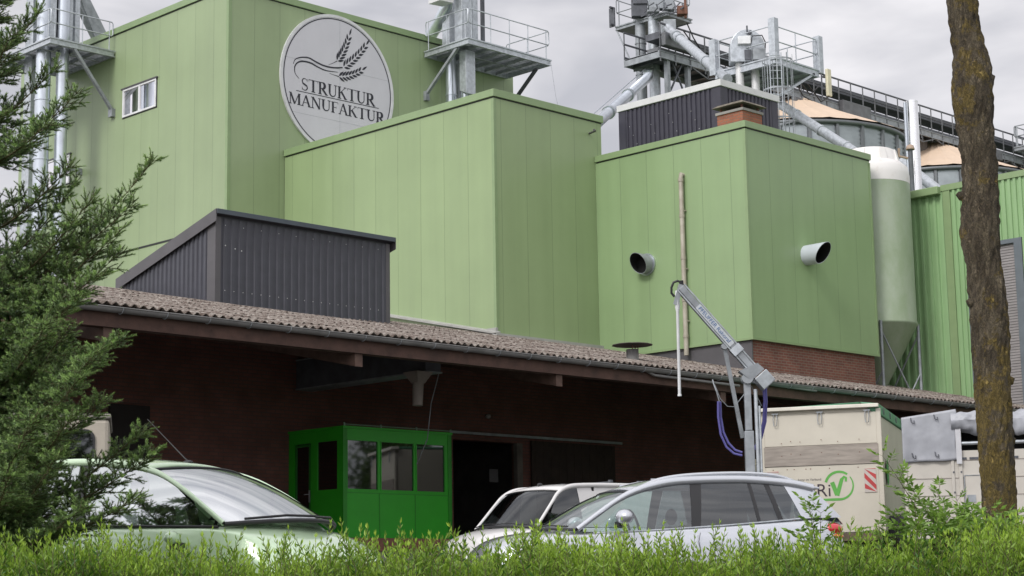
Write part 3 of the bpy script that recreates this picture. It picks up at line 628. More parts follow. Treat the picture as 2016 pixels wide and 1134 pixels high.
# ------------------------------------------------------------------ small roof vent
rv_y = 28.6; q = onY(1245, 690, rv_y); rvz = roof_z(rv_y); rv = thing('roof_ventilator', 'small grey roof vent with a flat rusty rain hood on the shed roof', 'vent', (q.x, rv_y, rvz))
MB().lathe([(.15, -.1), (.15, .26), (.13, .26), (.13, -.1)], (q.x, rv_y, rvz), 20).build('vent_pipe', M_gut, rv)
m = MB()
for k in range(3): m.box(q.x-.1+.1*k-.008, q.x-.1+.1*k+.008, rv_y-.1, rv_y-.085, rvz+.25, rvz+.36)
m.build('bracket', M_rust, rv)
c_ = Vector((q.x, rv_y, rvz+.36)); m = MB(); m.lathe([(.50, 0), (.48, .015), (.02, .065), (.02, .05), (.48, -.004), (.50, 0)], c_, 12, False); m.build('rain_hood', mat('hood_iron', (.055, .045, .04), .8, var=.3), rv)
# ------------------------------------------------------------------ dark dormer housing on the shed roof
hX, hY = 26.26, 36.77; hX2 = 31.95; hYb = 41.0; ht = 11.12; hb = 9.95
dh = thing('sloped_roof_housing', 'anthracite corrugated box with sloping top standing on the shed roof', 'roof housing', (hX, hY, roof_z(hY)))
zt = lambda f: ht-.2+(hb-ht)*f
m = MB(); corr(m, (hX, hY+.28), (hX, hYb-.25), 8.6, lambda f: zt((.28+f*(hYb-hY-.53))/(hYb-hY)), .2, .035, (-1, 0)); corr(m, (hX+.1, hY), (hX2-.1, hY), 8.6, ht-.12, .235, .035, (0, -1))
m.hexa([(hX+.01, hY+.01, 8.5), (hX2-.01, hY+.01, 8.5), (hX2-.01, hYb, 8.5), (hX+.01, hYb, 8.5)], [(hX+.01, hY+.01, ht-.05), (hX2-.01, hY+.01, ht-.05), (hX2-.01, hYb, hb-.05), (hX+.01, hYb, hb-.05)]); m.build('wall', M_antr, dh)
m = MB(); m.hexa([(hX-.045, hY-.045, 8.5), (hX-.001, hY-.045, 8.5), (hX-.001, hY+.3, 8.5), (hX-.045, hY+.3, 8.5)], [(hX-.045, hY-.045, ht-.1), (hX-.001, hY-.045, ht-.1), (hX-.001, hY+.3, ht-.2), (hX-.045, hY+.3, ht-.2)])
m.box(hX-.001, hX+.12, hY-.045, hY-.001, 8.5, ht-.1); m.build('corner_trim', M_antr_trim, dh); m = MB(); m.box(hX2-.12, hX2+.02, hY-.045, hY-.001, 8.5, ht-.1); m.build('corner_trim', M_antr_trim, dh); m = MB(); m.hexa([(hX-.045, hYb-.28, 8.5), (hX-.001, hYb-.28, 8.5), (hX-.001, hYb, 8.5), (hX-.045, hYb, 8.5)], [(hX-.045, hYb-.28, hb-.15), (hX-.001, hYb-.28, hb-.15), (hX-.001, hYb, hb-.2), (hX-.045, hYb, hb-.2)])
m.build('corner_trim', M_antr_trim, dh)
e = .16
m = MB(); m.hexa([(hX-.10, hY-e, ht-.02), (hX2+.12, hY-e, ht-.02), (hX2+.12, hYb+.1, hb-.04), (hX-.10, hYb+.1, hb-.04)], [(hX-.10, hY-e, ht+.05), (hX2+.12, hY-e, ht+.05), (hX2+.12, hYb+.1, hb+.03), (hX-.10, hYb+.1, hb+.03)]); m.build('roof_sheet', M_antr, dh)
for xf in (hX-.115, hX2+.122):
    m = MB(); m.hexa([(xf-.012, hY-e-.01, ht-.24), (xf+.012, hY-e-.01, ht-.24), (xf+.012, hYb+.1, hb-.26), (xf-.012, hYb+.1, hb-.26)], [(xf-.012, hY-e-.01, ht+.07), (xf+.012, hY-e-.01, ht+.07), (xf+.012, hYb+.1, hb+.05), (xf-.012, hYb+.1, hb+.05)]); m.build('verge_board', M_antr_trim, dh)
m = MB(); m.box(hX-.10, hX2+.11, hY-e-.035, hY-e-.002, ht-.05, ht+.075); m.build('eave_flashing', mat('slate_blue_trim', (.055, .07, .085), .35), dh, bevel=.008)
m = MB()
for k in range(40):
    xx = hX+.25+k*.14; 
    if k % 2 == 0: m.box(xx, xx+.016, hY-.042, hY-.036, 9.16+.0*k, 9.18); 
    if k % 4 == 0: m.box(xx, xx+.016, hY-.042, hY-.036, ht-.3, ht-.284)
for (a_, b_) in ((.25, 10.3), (.55, 10.25), (.75, 10.22), (5.6, 9.8)): m.box(hX+a_, hX+a_+.025, hY-.045, hY-.036, b_, b_+.025)
m.build('screw_heads', M_zinc, dh)
# ================================================================== GREEN BOOTH ON THE DOCK
BX, BY, BX2, BZ = 24.65, 29.85, 27.76, 5.17
bo = thing('site_booth', 'bright green cabin with three windows under the shed canopy', 'booth', (BX, BY, FL))
def bxp(x_): return onY(x_, 960, BY).x
wx = [(560+735/5.93, 560+1088/5.93), (560+1130/5.93, 560+1507/5.93), (560+1545/5.93, 560+1870/5.93)]; wx = [(bxp(a), bxp(b)) for a, b in wx]
wz0, wz1 = 3.84, 4.87; t = .06
m = MB(); m.box(BX, BX2, BY, BY+t, FL+.08, wz0).box(BX, BX2, BY, BY+t, wz1, BZ-.05)
edges = [BX]+[v for w_ in wx for v in w_]+[BX2]
for i in range(0, 8, 2): m.box(edges[i], edges[i+1], BY, BY+t, wz0, wz1)
yL = [onX(560+v/5.93, 930, BX).y for v in (615, 385, 300, 125)]   # side window, then the door pane
yE = WY-.01
m.box(BX, BX+t, BY+t, yE, wz1, BZ-.05).box(BX, BX+t, BY+t, yL[0], FL+.08, wz1).box(BX, BX+t, yL[0], yL[1], FL+.08, wz0)
m.box(BX, BX+t, yL[1], yL[2]-.02, FL+.08, wz1).box(BX, BX+t, yL[3]+.02, yE, FL+.08, wz1)
m.box(BX2-t, BX2, BY+t, yE, FL+.08, BZ-.05)
m.build('wall', M_booth, bo)
m = MB(); m.box(BX-.02, BX2+.02, BY-.02, BY-.001, FL+.02, FL+.12).box(BX-.012, BX+.10, BY-.012, BY-.001, FL+.12, BZ-.05).box(BX2-.10, BX2+.01, BY-.012, BY-.001, FL+.12, BZ-.05)
for x_ in ((wx[0][1]+wx[1][0])/2, (wx[1][1]+wx[2][0])/2): m.box(x_-.012, x_+.012, BY-.006, BY-.001, FL+.12, wz0-.08)
m.box(BX+.1, BX2-.1, BY-.006, BY-.001, wz0-.09, wz0-.07); m.build('cover_strips', mat('booth_green_dark', (.02, .28, .015), .4), bo)
MB().box(BX-.03, BX2+.03, BY-.03, yE, BZ-.05, BZ).build('roof', M_booth, bo)
m = MB(); m.tube([(BX, BY-.02, BZ+.035), (BX2, BY-.02, BZ+.035)], .012, 6)
for k in range(4): m.box(BX+(BX2-BX-.03)*k/3, BX+(BX2-BX-.03)*k/3+.03, BY-.03, BY+.0, BZ+.001, BZ+.07)
m.build('roof_rail', M_boothrail, bo)
for a_, b_ in wx:
    f = MB(); g = .022; f.box(a_-g, b_+g, BY-.012, BY-.001, wz1, wz1+g).box(a_-g, b_+g, BY-.012, BY-.001, wz0-g, wz0).box(a_-g, a_, BY-.012, BY-.001, wz0, wz1).box(b_, b_+g, BY-.012, BY-.001, wz0, wz1)
    fo = f.build('window', M_booth, bo); MB().box(a_, b_, BY+.02, BY+.026, wz0, wz1).build('pane', M_bglass, fo)
MB().box(BX+.02, BX+.026, yL[0], yL[1], wz0, wz1).build('side_pane', M_bglass, bo)
dr = MB().box(BX+.005, BX+.045, yL[2], yL[2]+.05, FL+.1, wz1-.02).box(BX+.005, BX+.045, yL[3]-.05, yL[3], FL+.1, wz1-.02).box(BX+.005, BX+.045, yL[2]+.05, yL[3]-.05, wz1-.07, wz1-.02).box(BX+.005, BX+.045, yL[2]+.05, yL[3]-.05, FL+.1, FL+.3).build('door', mat('door_frame_green', (.015, .18, .02), .4), bo)
MB().box(BX+.02, BX+.026, yL[2]+.05, yL[3]-.05, FL+.3, wz1-.07).build('pane', M_bglass, dr)
hy = yL[2]+.025; MB().box(BX-.006, BX+.004, hy-.02, hy+.02, FL+.9, FL+1.16).tube([(BX, hy, FL+1.07), (BX-.05, hy, FL+1.07), (BX-.05, hy+.12, FL+1.07)], .009, 8).build('handle', M_galv, dr)
MB().box(BX+.15, BX2-.15, yE-.06, yE-.04, FL+.1, BZ-.2).build('inner_wall', mat('booth_inside', (.10, .09, .085), .7), bo)
m = MB(); m.box(BX+.3, BX2-.3, BY+.15, BY+.7, FL+.98, FL+1.02); m.build('desk', M_wood, bo)
scm = mat('paper_white', (.5, .48, .46), .6)
for a_, b_, h_ in ((.62, .95, .16), (1.55, 2.0, .18)): tag(MB().box(BX+a_, BX+b_, BY+.2, BY+.4, FL+1.021, FL+1.021+h_).build('paper_box', scm), 'left pale box on the desk inside the booth' if a_ < 1 else 'right pale box on the desk inside the booth', 'box', 'boxes on the booth desk')
# ------------------------------------------------------------------ dark overhead trough conveyor with spout
oX = onY(585, 766, WY-.05).x; oz = onY(585, 766, WY-.05).z; oY = onX(838, 742, oX).y
oc = thing('overhead_conveyor', 'dark trough conveyor hanging under the canopy with a pale outlet spout', 'conveyor', (oX, oY, oz))
MB().box(oX, oX+.42, oY, WY-.02, oz, oz+.62).build('trough', M_dark_steel, oc)
MB().box(oX-.03, oX+.45, oY-.02, WY-.03, oz-.03, oz-.001).box(oX-.03, oX+.45, oY-.02, WY-.03, oz+.621, oz+.65).build('flange', M_galvd, oc)
q = onY(818, 735, oY+.2); tx, ty, tz = q.x, oY+.12, oz
m = MB(); m.hexa([(tx-.10, ty-.10, tz-.26), (tx+.10, ty-.10, tz-.26), (tx+.10, ty+.10, tz-.26), (tx-.10, ty+.10, tz-.26)], [(tx-.22, ty-.22, tz-.031), (tx+.22, ty-.22, tz-.031), (tx+.22, ty+.22, tz-.031), (tx-.22, ty+.22, tz-.031)])
m.tube([(tx, ty, tz-.25), (tx-.02, ty, tz-.72)], [.115, .105], 16); m.build('spout', mat('spout_sheet', (.25, .215, .19), .6, var=.15), oc)
A_ = Vector((oX+.5, oY+.1, oz+.1)); m = MB(); m.tube([A_, A_+Vector((.1, .4, -.7)), A_+Vector((.35, .8, -1.4)), A_+Vector((.4, 1.2, -1.9))], .012, 6); m.build('hanging_cable', M_galvd, oc)
q = onY(960, 820, WY-.06); tag(MB().lathe([(0.001, -.06), (.05, -.04), (.065, 0), (.05, .045), (0.001, .06)], (q.x, WY-.08, q.z), 16).tube([(q.x, WY-.08, q.z), (q.x, WY, q.z)], .02, 6).build('wall_lamp', mat('opal_glass', (.3, .29, .28), .4)), 'small round unlit lamp on the dark brick wall', 'lamp')
q = onY(1001, 934, WY-.06); tag(MB().box(q.x-.15, q.x+.15, WY+.45, WY+.46, q.z-.16, q.z+.16).build('notice_board', mat('notice_grey', (.10, .10, .10), .6)), 'small pale notice sheet in the dark doorway behind the van', 'notice')
# ================================================================== PLATFORMS WITH RAILINGS
def platform(root, x0, x1, y0, y1, z, open_=(), th=.22, rail_h=1.1, rr=.022, mat_=None, cross='x'):
    """steel platform on its own: rim channel, joists, deck, railing on the sides not in open_ ('-x','+x','-y','+y')"""
    mat_ = mat_ or M_galv
    m = MB(); t = .06
    m.box(x0, x1, y0, y0+t, z-th, z).box(x0, x1, y1-t, y1, z-th, z).box(x0, x0+t, y0+t, y1-t, z-th, z).box(x1-t, x1, y0+t, y1-t, z-th, z)
    m.box(x0-.04, x1+.04, y0-.04, y0-.001, z-.03, z+.02).box(x0-.04, x0-.001, y0, y1, z-.03, z+.02).box(x0-.03, x1+.03, y0-.03, y0-.001, z-th, z-th+.025).box(x0-.03, x0-.001, y0, y1, z-th, z-th+.025)
    m.build('deck_frame', mat_, root)
    m = MB(); n = max(2, int((x1-x0)/.55))
    for k in range(1, n): xx = x0+(x1-x0)*k/n; m.box(xx-.03, xx+.03, y0+t, y1-t, z-th+.04, z-.06)
    n = max(2, int((y1-y0)/.9))
    for k in range(1, n): yy = y0+(y1-y0)*k/n; m.box(x0+t, x1-t, yy-.035, yy+.035, z-th+.01, z-th+.039)
    m.build('joists', M_galvd, root)
    m = MB(); k = 0; xx = x0+t
    while xx < x1-t: m.box(xx, xx+.012, y0+t, y1-t, z-.045, z-.005); xx += .05
    for k in range(int((y1-y0)/.25)): m.box(x0+t, x1-t, y0+.1+k*.25, y0+.11+k*.25, z-.05, z-.0451)
    m.build('grating', M_galvd, root)
    m = MB(); loops = []
    i = .03; cs = {'-y': ((x0+i, y0+i), (x1-i, y0+i)), '+y': ((x0+i, y1-i), (x1-i, y1-i)), '-x': ((x0+i, y0+i), (x0+i, y1-i)), '+x': ((x1-i, y0+i), (x1-i, y1-i))}
    for s_, (a, b) in cs.items():
        if s_ in open_: continue
        a = Vector((*a, z)); b = Vector((*b, z)); L_ = (b-a).length; u = (b-a)/L_; c0 = .16
        n = max(1, round(L_/1.1))
        for k in range(n+1):
            p = a+u*(c0+(L_-2*c0)*k/n); m.tube([p, p+Vector((0, 0, rail_h-.01))], rr*.9, 6)
        hi, lo = Vector((0, 0, rail_h)), Vector((0, 0, rail_h*.52))
        m.tube([a+u*.06+lo, a+u*.01+lo+Vector((0, 0, .06)), a+u*.01+hi-Vector((0, 0, .06)), a+u*.06+hi, b-u*.06+hi, b-u*.01+hi-Vector((0, 0, .06)), b-u*.01+lo+Vector((0, 0, .06)), b-u*.06+lo, a+u*.06+lo], rr, 6, False)
    m.build('railing', mat_, root)
def pipe_joint(m, x, y, zs, r):
    for z_ in zs: m.tube([(x, y, z_), (x, y, z_+.05)], r*1.12, 16)
# --- left tower platform
Z1 = 21.42; a1 = thing('elevator_platform', 'galvanised platform with pipes on the left face of the tallest building', 'platform', (33.8, 57, Z1))
platform(a1, 32.51, 35.14, 55.68, 59.3, Z1, open_=('+x',))
m = MB(); m.bar((33.5, 55.72, Z1-.22), (35.17, 55.72, 19.15), .12, .1); m.box(35.05, 35.199, 55.6, 55.85, 18.95, 19.25); m.build('brace', M_galvd, a1)
m = MB(); m.bar((33.5, 59.2, Z1-.22), (35.17, 59.2, 19.15), .12, .1); m.build('brace', M_galvd, a1)
lp = thing('elevator_duct', 'pair of bright round pipes and a square shaft running down beside the spruce', 'duct', (33.8, 57.3, 2.4))
for (px, r_, yy) in ((82, .27, 56.9), (120, .22, 56.6)):
    q = onY(px, 250, yy); m = MB(); m.tube([(q.x, yy, 2.4 if px > 100 else 14.6), (q.x, yy, 25.5)], r_, 20)
    pipe_joint(m, q.x, yy, [14.9, 17.2, 19.4, 21.55, 23.4], r_); m.build('round_pipe', M_pipe, lp)
q = onY(68, 60, 58.2); m = MB(); m.box(q.x-.25, q.x+.25, 57.9, 58.4, 3, 25.5); m.build('square_shaft', M_galv, lp)
q = onY(98, 5, 56.0); m = MB()
for xx, w_ in ((104, .16), (118, .2), (135, .12), (150, .10)): q = onY(xx, 40, 56.7); m.box(q.x-w_, q.x+w_, 56.6, 56.9, Z1+.02, 25.5)
m.build('shaft', M_galv, lp)
q0 = onY(202, 75, 57.6); q1 = onY(145, -30, 57.6); m = MB(); m.bar((q0.x, 57.6, q0.z-.2), (q1.x, 57.6, q1.z), .55, .3, up=(0, 1, 0)); m.bar((q0.x-.5, 57.2, q0.z-.3), (q1.x-.2, 57.2, q1.z), .12, .1); m.build('sloping_chute', M_galvd, lp)
q = onX(160, 337, 35.2); m = MB(); m.bar((35.19, q.y, q.z), (34.1, q.y, q.z), .06); m.bar((35.19, q.y, q.z-.12), (34.8, q.y, q.z-.02), .05); m.box(35.0, 35.199, q.y-.08, q.y+.08, q.z-.15, q.z+.08); m.build('pipe_bracket', M_galvd, lp)
# --- middle tower platform
Z2 = 21.62; a2 = thing('elevator_platform', 'galvanised railed platform beside the round sign building top right corner', 'platform', (46.2, 47.5, Z2))
platform(a2, 44.11, 48.42, 46.26, 48.64, Z2, open_=('+y',), rail_h=1.15)
m = MB(); m.bar((44.17, 46.9, Z2-.22), (44.17, 48.62, 20.0), .12, .1); m.box(44.08, 44.26, 48.55, 48.689, 19.75, 20.1); m.build('brace', M_galvd, a2)
m = MB(); m.bar((48.3, 46.9, Z2-.22), (48.3, 48.62, 20.0), .12, .1); m.build('brace', M_dark_steel, a2)
md = thing('elevator_duct', 'bucket elevator legs and round pipes passing through the middle platform', 'duct', (45, 47.5, 16.7))
for (px, r_, yy) in ((888, .20, 48.2), (917, .19, 47.6)):
    q = onY(px, 160, yy); m = MB(); m.tube([(q.x, yy, 16.8), (q.x, yy, 23.4 if px < 900 else 20.1)], r_, 20); pipe_joint(m, q.x, yy, [18.9, 20.0] if px < 900 else [19.2], r_); m.build('round_pipe', M_pipe, md)
q = onY(901, 160, 48.5); m = MB(); m.tube([(q.x, 48.5, 16.8), (q.x, 48.5, 21.4)], .12, 14); m.build('round_pipe', M_galvd, md)
q = onY(921, 130, 47.0); m = MB(); m.hexa([(q.x-.24, 46.85, 19.75), (q.x+.24, 46.85, 19.75), (q.x+.24, 47.2, 19.75), (q.x-.24, 47.2, 19.9)], [(q.x-.24, 46.85, 21.4), (q.x+.24, 46.85, 21.4), (q.x+.24, 47.2, 21.4), (q.x-.24, 47.2, 21.4)]); m.build('square_shaft', M_galv, md, bevel=.01)
m = MB()
for (px, w_, dd, yy) in ((912, .26, .2, 47.1), (885, .2, .2, 48.1), (932, .14, .1, 47.4)): q = onY(px, 40, yy); m.box(q.x-w_, q.x+w_, yy-dd, yy+dd, Z2+.03, 24.6)
m.build('elevator_leg', M_galv, md, bevel=.01)
q = onY(872, 4, 47.3); m = MB(); m.hexa([(q.x-.45, 47.0, q.z-.1), (q.x+.25, 47.0, q.z-.05), (q.x+.25, 47.6, q.z-.05), (q.x-.45, 47.6, q.z-.1)], [(q.x-.45, 47.0, 25), (q.x+.5, 47.0, 25), (q.x+.5, 47.6, 25), (q.x-.45, 47.6, 25)]); m.build('head_box', M_zinc, md)
A_, B_ = onY(880, 12, 47.9), onY(842, 70, 49.5); m = MB(); m.tube([A_+Vector((.1, 0, .6)), A_, A_.lerp(B_, .35)+Vector((.0, 0, -.14)), B_+Vector((0, 0, -.2))], .24, 16); m.build('elbow_pipe', M_pipe, md)
q = onY(950, 40, 47.7); m = MB(); m.box(q.x-.06, q.x+.06, 47.64, 47.76, Z2+.02, 24.6); m.bar((q.x, 47.7, 22.2), (q.x-.9, 47.7, 22.0), .06); m.box(q.x-.9, q.x+.5, 47.5, 48.0, 24.5, 24.62); m.build('steel_post', M_dark_steel, md)
P0_ = onY(1084, 120, 46.3); P1_ = onX(1136, 216, 42.4+1.5); tag(MB().tube([P0_, P0_.lerp(Vector((41.9, 39.6, 16.79)), .5)+Vector((0, 0, -.25)), (41.9, 39.6, 16.79)], .008, 4).build('guy_wire', M_galvd), 'thin wire hanging from the middle platform corner to the roof below', 'wire')
# --- right platform beyond the penthouse
Pr = dep(1525, 111, 64); Z3 = Pr.z; rx, ry = Pr.x, Pr.y; rx2 = onY(1612, 136, ry).x; ry2 = onX(1408, 142, rx).y
a3 = thing('elevator_platform', 'galvanised platform with broad corner posts above the dark rooftop housing', 'platform', (rx, ry, Z3))
platform(a3, rx, rx2, ry, ry2, Z3, th=.26, rail_h=1.15)
m = MB()
for (x_, y_, h_) in ((rx-.02, ry-.02, 1.42), (rx2, ry-.02, 1.3), (rx-.02, ry2, 1.25)): MB().box(x_-.03, x_+.22, y_-.05, y_-.001, Z3-.1, Z3+h_).box(x_-.0299, x_-.016, y_-.001, y_+.22, Z3-.1, Z3+h_).build('corner_post', M_galv, a3, bevel=.008)
m = MB(); m.box(rx+.02, rx2-.02, ry+.02, ry2-.02, Z3-.15, Z3-.10); m.build('underside_sheet', M_galvd, a3)
A_ = onY(1604, 145, ry); B_ = onY(1536, 188, ry); m = MB(); m.bar((A_.x, ry+.05, A_.z), (B_.x, ry+.05, B_.z), .1, .08); m.build('brace', M_galv, a3)
he = thing('bucket_elevator', 'round topped bucket elevator head with motor standing on the right platform', 'elevator head', (rx+1.2, ry+1.2, Z3))
c_ = dep(1471, 128, 65.2); cx_, cy_ = c_.x, c_.y; hw, hl, hh = .3, .62, 1.35
vd = (RH*1).normalized(); fd = FH.normalized()
def HP(s_, f_, z_): return Vector((cx_, cy_, 0))+vd*s_+fd*f_+Vector((0, 0, z_))
prof = [(-hl, .1), (-hl, .62)]+[(-hl*cos(a_), .62+.68*sin(a_)) for a_ in [pi*k/14 for k in range(1, 14)]]+[(hl, .62), (hl, .1)]
m = MB(); m.prism([HP(a_, -hw, Z3+b_) for a_, b_ in prof], fd*hw*2); m.build('hood', M_galv, he, bevel=.015)
m = MB()
for k in (0, 1): m.tube([HP(-.28+.56*k, 0, 14.9), HP(-.28+.56*k, 0, Z3+.12)], .15, 16)
m.build('leg_pipe', M_zinc, he)
m = MB(); m.hexa([HP(-.12, -.36, Z3+.15), HP(.12, -.36, Z3+.15), HP(.12, -.301, Z3+.15), HP(-.12, -.301, Z3+.15)], [HP(-.12, -.36, Z3+.52), HP(.12, -.36, Z3+.52), HP(.12, -.301, Z3+.52), HP(-.12, -.301, Z3+.52)]); m.build('hatch', M_dark_steel, he)
m = MB(); m.hexa([HP(-.35, -.45, Z3+.72), HP(.1, -.45, Z3+.72), HP(.1, -.301, Z3+.72), HP(-.35, -.301, Z3+.72)], [HP(-.35, -.45, Z3+1.0), HP(.1, -.45, Z3+1.02), HP(.1, -.301, Z3+1.02), HP(-.35, -.301, Z3+1.0)]); m.build('control_box', M_white, he, bevel=.01)
m = MB(); m.tube([HP(.35, -.5, Z3+.28), HP(.35, .1, Z3+.28)], .14, 14); m.hexa([HP(.15, -.55, Z3+.1), HP(.6, -.55, Z3+.1), HP(.6, -.31, Z3+.1), HP(.15, -.31, Z3+.1)], [HP(.15, -.55, Z3+.5), HP(.6, -.55, Z3+.5), HP(.6, -.31, Z3+.62), HP(.15, -.31, Z3+.62)]); m.build('motor', M_galvd, he)
m = MB(); m.tube([HP(.1, -.4, Z3+.7), HP(.15, -.5, Z3+.98), HP(.5, -.5, Z3+1.0), HP(.62, -.45, Z3+.75), HP(.6, -.4, Z3+.4)], .022, 8); m.build('cable', M_rub2, he)
m = MB(); m.tube([HP(0, -.32, Z3+1.2), HP(0, -.32, Z3+1.42)], .03, 8); m.tube([HP(.06, -.42, Z3+1.08), HP(.12, -.36, Z3+1.2)], .06, 10); m.build('sensor', M_dark_steel, he)
# caged ladder below it
lc = dep(1531, 140, 63); ca = thing('caged_ladder', 'galvanised caged ladder hanging below the right platform', 'ladder', (lc.x, lc.y, 15))
m = MB(); R_ = .52
for k in range(9):
    a_ = pi*.08+k*2*pi/9; x_, y_ = lc.x+R_*cos(a_), lc.y+R_*sin(a_); m.bar((x_, y_, 14.2), (x_, y_, Z3-.25), .034, .012, up=(cos(a_), sin(a_), 0))
m.build('cage_bars', M_galvd, ca)
m = MB(); z_ = 14.4
while z_ < Z3-.2:
    P_ = [(lc.x+R_*cos(2*pi*k/20), lc.y+R_*sin(2*pi*k/20), z_) for k in range(21)]; m = MB()
    for k in range(20): m.bar(P_[k], P_[k+1], .012, .05)
    z_ += 1.05; m.build('cage_hoop', M_galvd, ca)
m = MB()
for s_ in (-.2, .2): m.tube([Vector((lc.x, lc.y, 14.2))+RH*s_+FH*.42, Vector((lc.x, lc.y, Z3))+RH*s_+FH*.42], .022, 6)
z_ = 14.4
while z_ < Z3: a_ = Vector((lc.x, lc.y, z_))+FH*.42; m.tube([a_-RH*.2, a_+RH*.2], .014, 6); z_ += .28
m.build('rungs', M_galv, ca)
# --- central tower with its own platform
cT = dep(1312, 23, 75); cX, cY, cZ = cT.x, cT.y, cT.z; cX2 = onY(1361, 43, cY).x; cY2 = onX(1212, 54, cX).y
a4 = thing('elevator_platform', 'dark steel railed platform high on the central elevator tower', 'platform', (cX, cY, cZ))
platform(a4, cX, cX2, cY, cY2, cZ, th=.16, rail_h=1.2, mat_=M_galvd)
m = MB(); m.box(cX+.02, cX2-.02, cY+.02, cY2-.02, cZ-.14, cZ-.09); m.build('underside_sheet', M_galvd, a4)
A_ = onX(1206, 20, cX-.1); m = MB(); m.box(cX-.12, cX-.06, cY2-.05, cY2+.25, cZ+.02, cZ+.85).box(cX-.3, cX-.05, cY2+.0, cY2+.08, cZ+.05, cZ+.12).box(cX-.3, cX-.05, cY2+.0, cY2+.08, cZ+.8, cZ+.87); m.build('gate', M_dark_steel, a4)
A_ = Vector((cX+.02, cY2-.05, cZ-.16)); B_ = onX(1250, 138, cX); m = MB(); m.tube([A_, B_], .03, 6); m.build('stay_rod', M_galvd, a4)
ct = thing('elevator_tower', 'central bucket elevator with two thick grey pipes rising behind the dark housing', 'elevator', (cX+.5, cY+1.2, 10))
for px, r_, d_ in ((1262, .22, 76), (1288, .225, 75.4)):
    q = dep(px, 110, d_); m = MB(); m.tube([(q.x, q.y, 12), (q.x, q.y, cZ+2)], r_, 20); pipe_joint(m, q.x, q.y, [cZ-1.0, cZ-2.35, cZ-4.2], r_); m.build('leg_pipe', M_galv if px > 1270 else M_galvd, ct)
def VB(m, px, py, d_, w_, h_, dd=.4):   # box facing the yard
    c = dep(px, py, d_); a_ = RH*w_/2; f_ = FH*dd/2; z0, z1 = c.z-h_/2, c.z+h_/2; c = Vector((c.x, c.y, 0)); Z = Vector((0, 0, 1))
    return m.hexa([c-a_-f_+Z*z0, c+a_-f_+Z*z0, c+a_+f_+Z*z0, c-a_+f_+Z*z0], [c-a_-f_+Z*z1, c+a_-f_+Z*z1, c+a_+f_+Z*z1, c-a_+f_+Z*z1])
m = MB(); VB(m, 1262, 14, 76, .8, .9); VB(m, 1276, -6, 76, 1.3, .7); m.build('housing', M_dark_steel, ct, bevel=.02)
m = MB(); VB(m, 1300, 2, 75.5, .9, .75); VB(m, 1318, 12, 75.2, .4, .4); VB(m, 1286, 20, 75.2, .5, .25); m.build('drive_unit', M_galvd, ct, bevel=.02)
m = MB(); VB(m, 1343, 22, 74.5, .42, .36); VB(m, 1349, 6, 74.5, .1, 1.3, .1); m.build('motor', M_rust, ct, bevel=.02)
m = MB()
for k in range(9):
    a_ = dep(1268+k*9, 26-(k*7 % 12), 74.9-.1*k); b_ = dep(1275+k*8+(k*5 % 9), 2+(k*3 % 9), 74.7); m.tube([a_, a_.lerp(b_, .5)+RH*.12*(-1)**k, b_], .02+.008*(k % 3), 6)
for k in range(5): a_ = dep(1262+k*14, 33-k, 74.6); m.bar(a_, a_+RH*.25+Vector((0, 0, .12)), .07, .05)
m.build('cables', M_dark_steel, ct)
A_, B_ = dep(1247, 138, 75), dep(1286, 130, 75); m = MB(); m.bar(A_, B_, .14, .14); m.build('clamp_beam', M_galvd, ct)
A_, B_ = dep(1276, 152, 74), dep(1174, 243, 62); d1 = (B_-A_); m = MB(); m.tube([A_+Vector((0, 0, .25)), A_, B_], .2, 18)
for f_ in (.42, .78): m.tube([A_+d1*f_, A_+d1*(f_+.02)], .245, 18)
m.tube([A_+Vector((-.15, 0, .32)), B_+Vector((-.15, 0, .30))], .02, 6)
spt = m.build('sloping_pipe', M_pipe, ct)
A_, B_ = dep(1326, 66, 73.5), dep(1432, 156, 65); d1 = B_-A_; m = MB(); m.tube([A_-d1*.06+Vector((-.2, 0, .1)), A_, B_], .19, 18)
for f_ in (.05, .12, .62, .8): m.tube([A_+d1*f_, A_+d1*(f_+.02)], .225, 18)
m.build('sloping_pipe', M_galv, ct)
m = MB(); VB(m, 1318, 52, 74, .5, .5); VB(m, 1308, 60, 74.2, .3, .7); m.build('diverter', M_galvd, ct, bevel=.02)
# --- gallery with belt conveyor along X
GY = 45.73; gz = onY(1786, 199, GY).z; gx0 = onY(1297, 70, GY).x; gx1 = 98; gw = 1.9
ga = thing('conveyor_gallery', 'long dark steel conveyor bridge with railings running over the silos', 'conveyor bridge', (gx0, GY, gz-1.5))
fl = gz-1.12
m = MB(); m.box(gx0, gx1, GY, GY+.06, fl-.34, fl-.04).box(gx0, gx1, GY+gw-.06, GY+gw, fl-.34, fl-.04); m.box(gx0, gx0+.06, GY+.06, GY+gw-.06, fl-.34, fl-.04)
m.box(gx0, gx1, GY-.03, GY-.001, fl-.34, fl-.31).box(gx0, gx1, GY-.03, GY-.001, fl-.07, fl-.04); m.build('girder', M_galvd, ga)
m = MB(); x = gx0+.5
while x < gx1: MB().box(x, x+.08, GY+.061, GY+gw-.061, fl-.3, fl-.1).build('cross_beam', M_dark_steel, ga); x += 1.1
MB().box(gx0, gx1, GY+.07, GY+gw-.07, fl-.095, fl-.05).build('floor_plate', M_dark_steel, ga)
MB().box(gx0+.6, gx1, GY+.55, GY+1.15, fl+.02, fl+.34).build('belt_trough', M_gal, ga)
MB().box(gx0+.6, gx1, GY+.48, GY+1.22, fl+.70, fl+.98).build('trough_cover', M_dark_steel, ga)
m = MB()
for yy in (GY+.02, GY+gw-.02):
    for zz in (1.12, .62): m.bar((gx0, yy, fl+zz), (gx1, yy, fl+zz), .06)
    m.bar((gx0, yy, fl+.02), (gx1, yy, fl+.02), .02, .14)
m.build('hand_rail', M_dark_steel, ga)
m = MB(); x = gx0+.05
